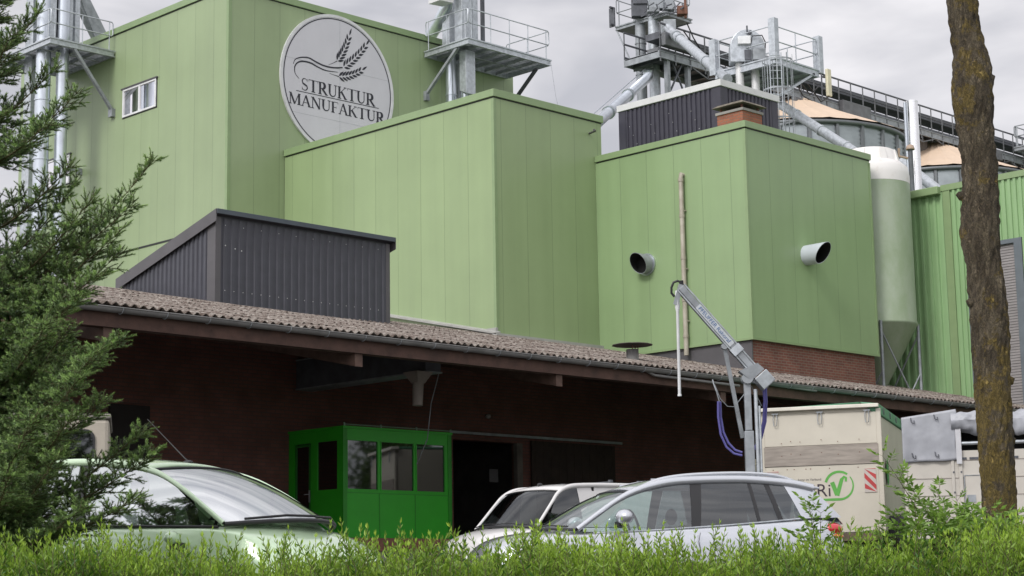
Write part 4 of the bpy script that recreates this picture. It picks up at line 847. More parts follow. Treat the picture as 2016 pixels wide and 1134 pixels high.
while x < gx1:
    MB().box(x-.03, x+.03, GY-.029, GY-.001, fl-.5, fl+1.12).build('rail_post', M_gal, ga)
    if x < 82: MB().box(x-.025, x+.025, GY+gw+.001, GY+gw+.03, fl-.34, fl+1.12).build('rail_post', M_gal, ga)
    x += .95
m = MB()
for (x_, w_, h_, z_) in ((gx0+.1, 2.0, .55, .35), (66.6, 2.2, .6, -.28), (78.3, 2.0, .5, -.35), (63.0, 1.2, .5, -.7), (88, 2, .6, -.3)): MB().box(x_, x_+w_, GY-.25, GY-.032, fl+z_-.2, fl+z_+h_-.2).build('drive_housing', M_gal, ga, bevel=.02)
def rope(px0, py0, px1, py1, sag): a_, b_ = onY(px0, py0, GY-.3), onY(px1, py1, GY-.3); return [a_, a_.lerp(b_, .5)+Vector((0, 0, -sag)), b_]
m = MB()
for c in ((1560, 150, 1600, 200, .3), (1575, 160, 1612, 170, .5), (1590, 165, 1640, 185, .6), (1345, 60, 1380, 100, .1), (1352, 45, 1378, 95, .1)): MB().tube(rope(*c), .03, 6).build('hanging_cable', M_rub2, ga)
m = MB()
for x_ in (62.2, 64.0, 74.3): m.tube([(x_, GY+.9, fl-.35), (x_, GY+.9, fl-.7), (x_, GY+.9, fl-1.5)], [.5, .5, .18], 14)
m.build('discharge_hopper', mat('hopper_brown', (.13, .11, .10), .7), ga)
for i_, (px, pb) in enumerate(((1316, 190), (1356, 178), (1674, 245), (1692, 250))):
    q = onY(px, 150, GY+.1); zb = 12 if i_ < 2 else 20.5; MB().box(q.x-.09, q.x+.09, GY+.07, GY+.25, zb, fl-.341).build('support_leg', M_galvd, ga)
xa_, xb_ = onY(1318, 150, GY+.1).x, onY(1354, 150, GY+.1).x
m = MB()
for z_ in (19.9, 21.6): m.bar((xa_+.1, GY+.14, z_), (xb_-.1, GY+.14, z_+1.6), .06); m.bar((xa_+.1, GY+.2, z_+1.6), (xb_-.1, GY+.2, z_), .06)
m.build('cross_brace', M_dark_steel, ga)
rc = random.Random(8)
for k in range(13):
    xx = 59.6+k*.72; w_ = rc.uniform(.3, .8); h_ = rc.uniform(.15, .5); z_ = fl-.36-rc.uniform(0, .5)
    MB().box(xx, xx+w_, GY+rc.uniform(.05, .6), GY+rc.uniform(.9, 1.6), z_-h_, z_).build('machine_box', rc.choice((M_gal, M_dark_steel, M_galvd)), ga, bevel=.02)
    if k % 2: MB().tube([(xx, GY+.3, z_), (xx+.25*(-1)**k, GY+.35, z_-.5), (xx+.3, GY+.8, z_-1.0)], .07+.05*rc.random(), 8).build('chute_tube', M_dark_steel, ga)
xx = gx0+2
while xx < 84: MB().bar((xx, GY+.03, fl-.34), (xx+1.1, GY+.03, fl-.66), .05).bar((xx+1.1, GY+.03, fl-.66), (xx+2.2, GY+.03, fl-.34), .05).bar((xx+1.1, GY+.03, fl-.34), (xx+1.1, GY+.03, fl-.66), .05).build('under_brace', M_gal, ga); xx += 2.3
# panel antenna clipped to the gallery rail
q0, q1 = onY(1628, 137, GY-.2), onY(1628, 190, GY-.2); an = thing('panel_antenna', 'tall cream panel antenna mounted on the conveyor bridge rail', 'antenna', (q0.x, GY-.2, q1.z))
MB().box(q0.x-.17, q0.x+.13, GY-.34, GY-.2, q1.z, q0.z).build('panel', M_beige, an, bevel=.03)
m = MB(); m.tube([(q0.x-.3, GY-.1, q1.z-.2), (q0.x-.3, GY-.1, q0.z+.15)], .035, 8); m.box(q0.x-.3, q0.x-.1, GY-.198, GY-.1, q1.z+.3, q1.z+.36).box(q0.x-.3, q0.x-.1, GY-.198, GY-.1, q0.z-.4, q0.z-.34); m.build('mast', M_dark_steel, an)
for px in (1857, 1866):
    q = onY(px, 200, GY+2.5); tag(MB().tube([(q.x, GY+gw+.02, fl-.2), (q.x, GY+gw+.02, q.z)], .035, 6).tube([(q.x, GY+gw+.02, q.z-.3), (q.x, GY+gw+.02, q.z+.35)], .09, 8).build('rod_antenna', M_galv), 'left slim antenna on the conveyor bridge beside the tree trunk' if px < 1860 else 'right slim antenna on the conveyor bridge beside the tree trunk', 'antenna', 'slim antennas on the conveyor bridge')
# ================================================================== STEEL SILOS
def silo(px_ax, rim_py, r_, lab):
    y_ = GY+.95; ax = onY(px_ax, 250, y_).x; c = Vector((ax, y_, 2.4)); dd = (c-CAM).dot(FH)-r_
    q = dep(px_ax, rim_py, 1); zr = CAM.z+(q.z-CAM.z)*dd/((q-CAM).dot(FH))
    t = thing('steel_silo', lab, 'silo', (ax, y_, 2.4))
    pr = []; z_ = 2.4
    z0 = zr-8
    pr.append((r_, 0)); z_ = z0-2.4
    while z_ < zr-2.4: pr += [(r_+.03, z_), (r_-.03, z_+.09)]; z_ += .18
    MB().lathe(pr, (ax, y_, 2.4), 96).build('wall', mat('silo_sheet_'+str(px_ax), (.33, .36, .38), .42, metal=.45, var=.15, vscale=1.5), t)
    m = MB(); ns = 26
    for k in range(ns):
        a_ = 2*pi*(k+.3)/ns; u = Vector((cos(a_), sin(a_), 0)); v = Vector((-sin(a_), cos(a_), 0)); p = Vector((ax, y_, 0))+u*(r_+.02)
        m.hexa([p-v*.09+Vector((0, 0, z0)), p+v*.09+Vector((0, 0, z0)), p+v*.06+u*.09+Vector((0, 0, z0)), p-v*.06+u*.09+Vector((0, 0, z0))], [p-v*.09+Vector((0, 0, zr)), p+v*.09+Vector((0, 0, zr)), p+v*.06+u*.09+Vector((0, 0, zr)), p-v*.06+u*.09+Vector((0, 0, zr))])
    m.build('stiffeners', M_siloring, t)
    MB().lathe([(r_+.02, zr-.14), (r_+.16, zr-.12), (r_+.2, zr+.02), (r_+.12, zr+.04), (r_, zr+.02)], (ax, y_, 0), 96).build('eave_ring', M_siloring, t)
    h_ = .53*r_-.1; m = MB(); vs = []; nn = 104
    for k in range(nn):
        a_ = 2*pi*k/nn; rib = .03 if k % 4 == 0 else 0
        for f_, ht_ in ((1.03, .03), (.5, .5), (.1, .92)): vs.append((ax+r_*f_*cos(a_), y_+r_*f_*sin(a_), zr+.03+h_*ht_+rib))
    m.add(vs, [(3*k+j, 3*((k+1) % nn)+j, 3*((k+1) % nn)+j+1, 3*k+j+1) for k in range(nn) for j in (0, 1)], False); m.build('roof_cone', M_tan, t)
    MB().lathe([(r_*.11, zr+h_*.9), (r_*.12, zr+h_*1.0), (r_*.05, zr+h_*1.08), (.01, zr+h_*1.1)], (ax, y_, 0), 32).build('roof_hatch', M_galv, t)
    return t, ax, zr
s1, sa1, zr1 = silo(1553, 238, 4.95, 'nearer corrugated steel silo with tan roof behind the green block')
s2, sa2, zr2 = silo(1836, 329, 4.7, 'farther corrugated steel silo with tan roof beside the tree trunk')
# ================================================================== PLASTIC TANK
T_ = dep(1724, 560, 59.8); tr_ = 1.27; tp = onX(1724, 300, T_.x).z; tk = thing('grain_tank', 'tall pale green plastic tank with white top between block and ribbed hall', 'tank', (T_.x, T_.y, 2.4))
zc = 1.6+(1158-640)/3600*58.6; zt_ = 1.6+(1158-345)/3600*58.6; zw = 1.6+(1158-352)/3600*58.6
MB().lathe([(.08, zc-2.2), (.12, zc-2.15), (tr_-.02, zc-.06), (tr_+.03, zc-.03), (tr_+.03, zc+.03), (tr_, zc+.12), (tr_, zw)], (T_.x, T_.y, 0), 64).build('tank_shell', M_tank, tk)
MB().lathe([(tr_+.006, zw-.02), (tr_+.006, zt_+.15), (tr_-.03, zt_+.42), (tr_-.25, zt_+.62), (tr_-.36, zt_+.66), (tr_-.40, zt_+1.02), (tr_-.50, zt_+1.07), (.01, zt_+1.1)], (T_.x, T_.y, 0), 40).build('tank_top', M_tankw, tk)
m = MB()
for k in range(8):
    a_ = 2*pi*k/8+.3; u = Vector((cos(a_), sin(a_), 0)); v = Vector((-sin(a_), cos(a_), 0)); c = Vector((T_.x, T_.y, zt_+.6))+u*(tr_-.40)
    m.hexa([c-v*.12-u*.02, c+v*.12-u*.02, c+v*.12+u*.13, c-v*.12+u*.13], [c-v*.1+Vector((0, 0, .42))-u*.02, c+v*.1+Vector((0, 0, .42))-u*.02, c+v*.1+u*.02+Vector((0, 0, .42)), c-v*.1+u*.02+Vector((0, 0, .42))])
m.build('top_ribs', M_tankw, tk)
for k in range(4):
    a_ = radians(-52+90*k); u = Vector((cos(a_), sin(a_), 0)); p = Vector((T_.x, T_.y, 0))+u*(tr_+.02)
    m = MB(); m.tube([p+Vector((0, 0, 2.4)), p+Vector((0, 0, zc+.02))], .05, 10); m.build('leg', M_galvd, tk)
m = MB()
L4 = [Vector((T_.x, T_.y, 0))+Vector((cos(radians(-52+90*k)), sin(radians(-52+90*k)), 0))*(tr_+.02) for k in range(4)]
for k in range(4): a_, b_ = L4[k], L4[(k+1) % 4]; m.tube([a_+Vector((0, 0, zc-.3)), b_+Vector((0, 0, zc-3.0))], .03, 6); m.tube([b_+Vector((0, 0, zc-1.6)), a_+Vector((0, 0, zc-4.0))], .03, 6)
m.build('leg_braces', M_galvd, tk)
# ================================================================== FLUES BEHIND THE HALL
q = dep(1800, 300, 66); fz = onX(1800, 202, q.x).z; fz = 1.6+(1155-202)/3600*66
f1 = thing('exhaust_flue', 'shiny steel chimney flue rising behind the ribbed green hall', 'flue', (q.x, q.y, 2.4))
m = MB(); m.tube([(q.x, q.y, 2.4), (q.x, q.y, fz)], .215, 24); pipe_joint(m, q.x, q.y, [fz-.06, fz-2.2, fz-4.0, fz-5.3], .2); m.build('flue_pipe', M_chrome, f1)
m = MB(); o_ = RH*-.26; m.tube([Vector((q.x, q.y, 2.4))+o_, Vector((q.x, q.y, fz-.05))+o_], .05, 10); m.build('side_tube', M_pipe, f1)
q = dep(1794, 330, 64.5); m = MB(); fz2 = 1.6+(1155-296)/3600*64.5; m.tube([(q.x, q.y, 2.4), (q.x, q.y, fz2)], .085, 14); b2 = thing('exhaust_flue', 'short blackened pipe with a pale cowl left of the shiny flue', 'flue', (q.x, q.y, 2.4)); m.build('flue_pipe', M_dark_steel, b2)
m = MB(); c = Vector((q.x, q.y, fz2)); m.lathe([(.13, -.05), (.15, -.08), (.16, -.05), (.12, .08), (.03, .12), (.01, .12)], c, 20); m.tube([c-RH*.40+Vector((0, 0, -.02)), c-RH*.42+Vector((0, 0, -.3)), c-RH*.1+Vector((0, 0, -.38))], .05, 8); m.build('cowl', mat('cowl_tan', (.34, .25, .19), .6), b2)
A_, B_ = dep(1536, 205, 65.5), dep(1668, 290, 61); d1 = B_-A_; m = MB(); m.tube([A_-d1*.1, B_+d1*.1], .17, 18)
for f_ in (.25, .62, .98): m.tube([A_+d1*f_, A_+d1*(f_+.02)], .195, 18)
tag(m.build('sloping_pipe', M_galv), 'grey sloping pipe in front of the nearer silo wall', 'pipe')
for k, (a_, b_, c_, d_) in enumerate(((1776, 320, 1860, 385),)):
    A_, B_ = dep(a_, b_, 72), dep(c_, d_, 68); tag(MB().tube([A_, B_], .2, 16).build('sloping_pipe', M_galv), 'short grey sloping pipe behind the shiny flue', 'pipe')
# ================================================================== RIBBED GREEN HALL
HX, HYb, HZ = 52.0, 37.2, 14.68
hl_ = thing('ribbed_green_hall', 'ribbed green metal hall with roller door behind the tree trunk', 'hall', (HX, 20, 2.4))
hs = onX(1858, 400, HX).y; hs2 = onX(1872, 400, HX).y; dT = onX(1966, 483, HX); dy0, dy1 = onX(1999, 500, HX).y, onX(1909, 500, HX).y; dtop = dT.z; HY0 = 12
m = MB(); corr(m, (HX, HYb), (HX, hs), 2, HZ-.15, .27, .065, (-1, 0), rib=.4); corr(m, (HX, hs2), (HX, dy1), 2, HZ-.1, .2, .055, (-1, 0), rib=.5); corr(m, (HX, dy1), (HX, dy0), dtop, HZ-.1, .2, .055, (-1, 0), rib=.5); corr(m, (HX, dy0), (HX, HY0), 2, HZ-.1, .2, .055, (-1, 0), rib=.5)
m.box(HX+.15, 80, HY0, HYb, 2, HZ-.05); m.build('wall', M_hall, hl_)
MB().box(HX-.06, HX-.001, hs2, hs, 2, HZ-.1).box(HX-.05, HX+.1, HYb-.06, HYb+.04, 2, HZ-.1).build('corner_trim', M_cope, hl_)
MB().box(HX-.08, 80.1, HY0-.1, hs+.05, HZ-.12, HZ+.08).build('verge_trim', M_cope, hl_)
MB().box(HX-.28, HX+.05, hs+.051, HYb+.15, HZ-.22, HZ+.04).build('gutter', M_cope, hl_, bevel=.02)
m = MB(); m.box(HX+.03, HX+.12, dy0, dy1, 2, dtop); z_ = 2
rd = MB()
while z_ < dtop-.05: rd.hexa([(HX+.0, dy0+.05, z_), (HX+.029, dy0+.05, z_), (HX+.029, dy1-.05, z_), (HX+.0, dy1-.05, z_)], [(HX+.02, dy0+.05, z_+.085), (HX+.029, dy0+.05, z_+.085), (HX+.029, dy1-.05, z_+.085), (HX+.02, dy1-.05, z_+.085)]); z_ += .09
rdo = rd.build('roller_door', mat('roller_slats', (.26, .24, .24), .5, metal=.2), hl_); m.build('door_backing', M_galvd, rdo)
MB().box(HX-.08, HX-.001, dy0-.28, dy0-.0, 2, dtop+.14).box(HX-.08, HX-.001, dy1, dy1+.1, 2, dtop+.14).box(HX-.08, HX-.001, dy0, dy1, dtop, dtop+.14).build('door_frame', mat('frame_grey', (.13, .15, .17), .5), hl_)
# far railing at the right edge of the picture
q = dep(2018, 290, 92); a5 = thing('elevator_platform', 'tiny far railed platform at the right edge beyond the hall', 'platform', (q.x, q.y, q.z))
platform(a5, q.x, q.x+3, q.y-2, q.y+.6, q.z+.1, th=.2, rr=.03, mat_=M_galvd)
m = MB(); m.box(q.x+1.2, q.x+1.8, q.y-1.2, q.y-.6, 2.4, q.z); m.build('support_leg', M_galvd, a5)
# ================================================================== SAMPLING CRANE
K = dep(1473, 760, 33); gk = ground_z(K.x, K.y); sc_ = thing('sampling_crane', 'grey grain sampling crane with raised arm and hanging white probe tube', 'crane', (K.x, K.y, gk))
def KP(px, py, d_=33): return dep(px, py, d_)
b0 = KP(1475, 1000); b0.z = gk; top = KP(1470, 735)
pb = Vector((top.x, top.y, gk))
m = MB(); m.box(pb.x-.3, pb.x+.3, pb.y-.3, pb.y+.3, gk, gk+.04); m.bar(pb+Vector((0, 0, .04)), pb+Vector((0, 0, top.z-gk-1.05)), .165, .15, up=FH); m.build('post', M_galvd, sc_, bevel=.01)
m = MB(); m.bar(pb+Vector((0, 0, top.z-gk-1.04)), top+Vector((0, 0, .05)), .12, .12, up=FH); m.build('upper_post', M_galvd, sc_, bevel=.01)
o_ = RH*.14-FH*.05; m = MB(); m.tube([pb+o_+Vector((0, 0, 1.0)), pb+o_+Vector((0, 0, top.z-gk-.3))], .035, 10); m.tube([pb+o_+RH*.06+Vector((0, 0, 1.3)), pb+o_+RH*.06+Vector((0, 0, top.z-gk-.6))], .022, 8); m.build('hydraulic_ram', M_galv, sc_)
A_, B_ = KP(1340, 566), KP(1492, 738)
ad = (B_-A_).normalized(); an_ = ad.cross(FH).normalized()
m = MB(); m.bar(A_, B_, .115, .12, up=FH); m.build('arm', M_galvd, sc_, bevel=.008)
if an_.z < 0: an_ = -an_
m = MB(); m.bar(A_+an_*.082-FH*.04, B_+an_*.082-FH*.04, .025, .04, up=FH); m.bar(A_-an_*.08, B_-an_*.08, .025, .13, up=FH); m.bar(A_+ad*1.52-an_*.10, A_+ad*1.52+an_*.11, .15, .15, up=FH); m.build('arm_rails', M_galv, sc_)
# label plate lettering along the arm
S0 = A_+ad*.50-FH*.066+an_*-.035
MB().bar(A_+ad*.46-FH*.0635, A_+ad*1.40-FH*.0635, .115, .004, up=FH).build('label_plate', mat('label_grey', (.50, .53, .56), .4), sc_)
text_mesh('PFEUFFER Rakoraf', .10, M_txtb, sc_, S0-FH*.001+an_*.006, ad, an_, thick=.001, width=.84)
A2, B2 = KP(1426, 682), KP(1462, 862); m = MB(); m.bar(A2, B2, .07, .06, up=FH); m.tube([A2-FH*.06, A2+FH*.06], .06, 12); m.build('strut', M_galvd, sc_)
c0_ = KP(1495, 738); m = MB(); q_ = [c0_+ad*.0+an_*.14, c0_+ad*.26+an_*.14, c0_+ad*.26-an_*.14, c0_-an_*.14]; m.prism([p-FH*.16 for p in q_], FH*.32); m.build('drive_box', M_galv, sc_, bevel=.01)
m = MB(); m.prism([p-FH*.12 for p in [c0_-ad*.18+an_*.10, c0_-ad*.02+an_*.12, c0_-ad*.02-an_*.2, c0_-ad*.3-an_*.25]], FH*.24); m.tube([top+Vector((0, 0, -.1))-FH*.12, top+Vector((0, 0, -.1))+FH*.12], .10, 14); m.bar(top+RH*.05+Vector((0, 0, -.12)), c0_+Vector((0, 0, -.22))+RH*.15, .08, .06); m.build('swivel_joint', M_galvd, sc_)
P0_, P1_ = KP(1333, 572), KP(1338, 780); m = MB(); m.tube([P0_, P0_.lerp(P1_, .16), P0_.lerp(P1_, .2), P1_], [.035, .045, .028, .028], 12); m.tube([P1_, P1_+Vector((0, 0, .04))], .036, 12); m.build('probe_tube', M_white, sc_)
m = MB(); m.bar(KP(1341, 560), KP(1330, 600), .09, .08, up=FH); m.build('probe_holder', M_galvd, sc_)
m = MB(); m.tube([KP(1344, 566), KP(1342, 556), KP(1334, 553), KP(1326, 556), KP(1322, 566), KP(1322, 577), KP(1328, 584)], .022, 8); m.tube([KP(1341, 552), KP(1343, 575)], .04, 8); m.build('hose_loop', M_rub2, sc_)
for k, pts in enumerate((((1414, 790), (1414, 820), (1419, 855), (1430, 880), (1445, 893), (1461, 897)), ((1418, 790), (1419, 820), (1424, 850), (1434, 872), (1447, 886), (1461, 891)), ((1503, 757), (1505, 790), (1503, 830), (1495, 862), (1485, 884)), ((1507, 757), (1509, 790), (1507, 830), (1499, 862), (1488, 886)))):
    MB().tube([KP(a_, b_, 33.1+.05*k) for a_, b_ in pts], .022, 8).build('hose', M_hose, sc_)
m = MB(); m.tube([KP(1416, 790), KP(1411, 772), KP(1405, 756), KP(1403, 748, 33.6)], .012, 6); m.tube([KP(1407, 757), KP(1418, 785), KP(1432, 800), KP(1446, 801), KP(1466, 775)], .008, 5); m.tube([KP(1480, 760), KP(1490, 790), KP(1500, 800), KP(1488, 775)], .007, 5); m.build('cable', M_galvd, sc_)
q_ = KP(1491, 915); m = MB(); m.box(q_.x-.05, q_.x+.05, q_.y-.04, q_.y+.04, q_.z-.12, q_.z+.10); m.bar(pb+Vector((0, 0, q_.z-gk)), q_, .03); m.build('switch_box', M_beige, sc_, bevel=.01)
# ================================================================== VEHICLES
def smooth(pts, n=5):
    out = []
    for i in range(len(pts)-1):
        a = pts[max(i-1, 0)]; b = pts[i]; c = pts[i+1]; d = pts[min(i+2, len(pts)-1)]
        for k in range(n):
            t = k/n; out.append(tuple(.5*((2*b[j])+(-a[j]+c[j])*t+(2*a[j]-5*b[j]+4*c[j]-d[j])*t*t+(-a[j]+3*b[j]-3*c[j]+d[j])*t**3) for j in range(len(b))))
    out.append(tuple(pts[-1])); return out
def ellipsoid(m, c, r, nu=16, nv=10):
    def f(u, v):
        a, b = 2*pi*u, pi*(v-.5); return Vector((c[0]+r[0]*cos(b)*cos(a), c[1]+r[1]*cos(b)*sin(a), c[2]+r[2]*sin(b)))
    return m.grid(f, nu, nv)
def wheel(root, x, y, r, w_, side):
    m = MB(); pr = [(r*.62, -w_/2), (r*.9, -w_/2), (r, -w_*.36), (r, w_*.36), (r*.9, w_/2), (r*.62, w_/2)]; n = 28; vs = []
    for rr, yy in pr:
        for k in range(n): vs.append((x+rr*cos(2*pi*k/n), y+yy, r+rr*sin(2*pi*k/n)))
    m.add(vs, [(i*n+k, i*n+(k+1) % n, (i+1)*n+(k+1) % n, (i+1)*n+k) for i in range(len(pr)-1) for k in range(n)], True)
    t = m.build('tyre', M_rubber, root, local=True)
    m = MB(); yy = y+side*w_*.38; vs = [(x+r*.63*cos(2*pi*k/n), yy, r+r*.63*sin(2*pi*k/n)) for k in range(n)]; m.add(vs, [tuple(range(n))])
    for k in range(5): a = 2*pi*k/5; m.bar((x, yy+side*.02, r), (x+r*.6*cos(a), yy+side*.012, r+r*.6*sin(a)), .07, .03, up=(0, 1, 0))
    m.build('rim', M_galv, t, local=True)
def car(root, sp, paint):
    arch = smooth(sp['arch']); belt = sp['belt']
    ax = [p[0] for p in arch][::-1]; az = [p[1] for p in arch][::-1]; ay = [p[2] for p in arch][::-1]
    bxs = [p[0] for p in belt][::-1]; bz = [p[1] for p in belt][::-1]; by = [p[2] for p in belt][::-1]
    A = lambda x: float(np.interp(x, ax, az)); AY = lambda x: float(np.interp(x, ax, ay)); B = lambda x: float(np.interp(x, bxs, bz)); BY_ = lambda x: float(np.interp(x, bxs, by))
    # lower body: one lofted shell
    st = sp['stations']; m = MB(); R_ = []
    for (x, zu, zs, zc, w_, ws) in st:
        half = [(0, zu), (w_*.7, zu), (w_*.96, zu+.07), (w_, zu+(zs-zu)*.35), (w_*1.005, zu+(zs-zu)*.62), (w_*.985, zs-.13), (ws+.012, zs-.03), (ws, zs), (ws*.82, zs+(zc-zs)*.45), (ws*.42, zc-.004), (0, zc)]
        ring = [(x, y_, z_) for y_, z_ in half]+[(x, -y_, z_) for y_, z_ in half[-2:0:-1]]
        R_.append(ring)
    n = len(R_[0]); vs = [p for r_ in R_ for p in r_]
    fs = [(i*n+k, i*n+(k+1) % n, (i+1)*n+(k+1) % n, (i+1)*n+k) for i in range(len(R_)-1) for k in range(n)]
    m.add(vs, fs, True); m.add(R_[0], [tuple(range(n))], True); m.add(R_[-1], [tuple(range(n))], True)
    bm = bmesh.new(); me = bpy.data.meshes.new('body'); bvs = [bm.verts.new(v) for v in vs]
    for f in fs: bm.faces.new([bvs[i] for i in f])
    bm.faces.new([bvs[k] for k in range(n)]); bm.faces.new([bvs[len(vs)-n+k] for k in range(n)])
    bmesh.ops.recalc_face_normals(bm, faces=bm.faces)
    for f in bm.faces: f.smooth = True
    bm.to_mesh(me); bm.free(); me.materials.append(paint); bo_ = bpy.data.objects.new('body', me); COL.objects.link(bo_); bo_.parent = root
    k_ = bo_.modifiers.new('sub', 'SUBSURF'); k_.levels = k_.render_levels = 2
    hx = sp['header']; rx_ = sp['roof_end']   # roof runs from header x back to roof_end x
    def roof(u, v):
        x = hx+(rx_-hx)*u; s_ = 2*v-1; y_ = AY(x); c = (1-abs(s_)**2.4); return Vector((x+.05*(1-s_*s_)*(1-2*u), y_*s_*1.0, A(x)+sp.get('crown', .05)*c+.012))
    m = MB(); m.grid(roof, 20, 16); m.build('roof', paint, bo_, local=True, solid=.02)
    # rails of the glasshouse
    for sd in (1, -1):
        m = MB(); P = [(x, y_*sd, z) for x, z, y_ in arch]; rr_ = sp.get('rail_r', .036); m.tube(P, [rr_*(.62 if x > hx+.25 else .62+.38*min(1, (hx+.25-x)/.5)) for x, z, y_ in arch], 10); m.build('roof_frame', paint, bo_, local=True)
        def side(xb, xt, u, v, off=0):
            b = Vector((xb, BY_(xb)*sd, B(xb)-.01)); zt = A(xt)-.0; t = Vector((xt, AY(xt)*sd, zt)); p = b.lerp(t, v); p.y += sd*(off+.018*sin(pi*v)); return p
        for nm, (xb0, xb1, xt0, xt1), mt_ in sp['side']:
            m = MB(); m.grid(lambda u, v: side(xb0+(xb1-xb0)*u, xt0+(xt1-xt0)*u, u, v, 0 if mt_ in (M_glass, M_glassd, M_wss, M_wsm, M_wsv) else .004), 10, 6); m.build(nm, mt_, bo_, local=True)
    # windscreen
    wsb = sp['ws']; ab = [p for p in arch if p[0] >= hx-.001]
    def scr(u, v):
        k = v*(len(ab)-1); i = min(int(k), len(ab)-2); f = k-i; x, z, y_ = [ab[i][j]*(1-f)+ab[i+1][j]*f for j in range(3)]; s_ = 2*u-1
        b = (1-s_*s_); return Vector((x+wsb*b*(1-.55*v), y_*s_, z+.035*b-.0))
    m = MB(); m.grid(scr, 14, 10); m.build('windscreen', sp.get('wsm', M_ws), bo_, local=True)
    m = MB(); m.tube([scr(i/14, 0)+Vector((.01, 0, -.005)) for i in range(15)], .018, 8); m.tube([scr(i/14, 1)+Vector((0, 0, .004)) for i in range(15)], .008, 8); m.build('screen_seal', M_rub2, bo_, local=True)
    for sd in (1, -1):
        m = MB(); m.tube([scr(0 if sd < 0 else 1, i/10)+Vector((.006, sd*.004, 0)) for i in range(11)], .012, 6); m.build('pillar_seal', M_rub2, bo_, local=True)
    m = MB(); sb = scr(.5, 0)
    for a_, b_ in ((.08, .52), (.5, .93)): m.tube([scr(a_, .03)+Vector((.03, 0, .015)), scr((a_+b_)/2, .05)+Vector((.03, 0, .02)), scr(b_, .04)+Vector((.03, 0, .018))], .010, 6)
    m.build('wiper', M_rub2, bo_, local=True)
    # belt moulding, interior
    for sd in (1, -1):
        m = MB(); m.tube([(x, (BY_(x)+.006)*sd, B(x)-.006) for x in np.linspace(sp['side'][0][1][0], sp['belt_end'], 14)], .011, 6); m.build('belt_strip', sp.get('strip', M_rub2), bo_, local=True)
        mx_, mz_ = sp['mirror']; m = MB(); mr_ = sp.get('mirror_r', (.085, .125, .085)); ellipsoid(m, (mx_, (BY_(mx_)+.17)*sd, mz_), mr_); m.build('mirror', sp.get('mirror_mat', paint), root, local=True)
        m = MB(); m.hexa([(mx_-.04, (BY_(mx_)-.02)*sd, mz_-.11), (mx_+.06, (BY_(mx_)-.02)*sd, mz_-.11), (mx_+.06, (BY_(mx_)+.15)*sd, mz_-.10), (mx_-.04, (BY_(mx_)+.15)*sd, mz_-.10)], [(mx_-.04, (BY_(mx_)-.02)*sd, mz_-.05), (mx_+.06, (BY_(mx_)-.02)*sd, mz_-.05), (mx_+.06, (BY_(mx_)+.15)*sd, mz_-.03), (mx_-.04, (BY_(mx_)+.15)*sd, mz_-.03)]); m.build('mirror_foot', M_rub2, root, local=True, bevel=.01)
    m = MB()
    for sx_ in sp['seats']:
        for sy_ in (.36, -.36):
            m2 = MB(); m2.hexa([(sx_-.05, sy_-.24, .55), (sx_+.12, sy_-.24, .55), (sx_+.12, sy_+.24, .55), (sx_-.05, sy_+.24, .55)], [(sx_-.22, sy_-.2, sp['seat_top']), (sx_-.10, sy_-.2, sp['seat_top']), (sx_-.10, sy_+.2, sp['seat_top']), (sx_-.22, sy_+.2, sp['seat_top'])])
            ellipsoid(m2, (sx_-.2, sy_, sp['seat_top']+.12), (.06, .14, .10)); m2.build('seat', M_seat, root, local=True, bevel=.03)
    wx_ = sp['ws_x']; m = MB(); m.tube([(wx_-.25+.05*cos(a), .36+.18*sin(a), sp['seat_top']+.0+.17*cos(a)) for a in [2*pi*k/20 for k in range(21)]], .015, 6, False); m.build('steering_wheel', M_rub2, root, local=True)
    for xw in sp['wheels']:
        for sd in (1, -1): wheel(root, xw, (sp['w']-.12)*sd, sp['wr'], .22, sd)
    return bo_
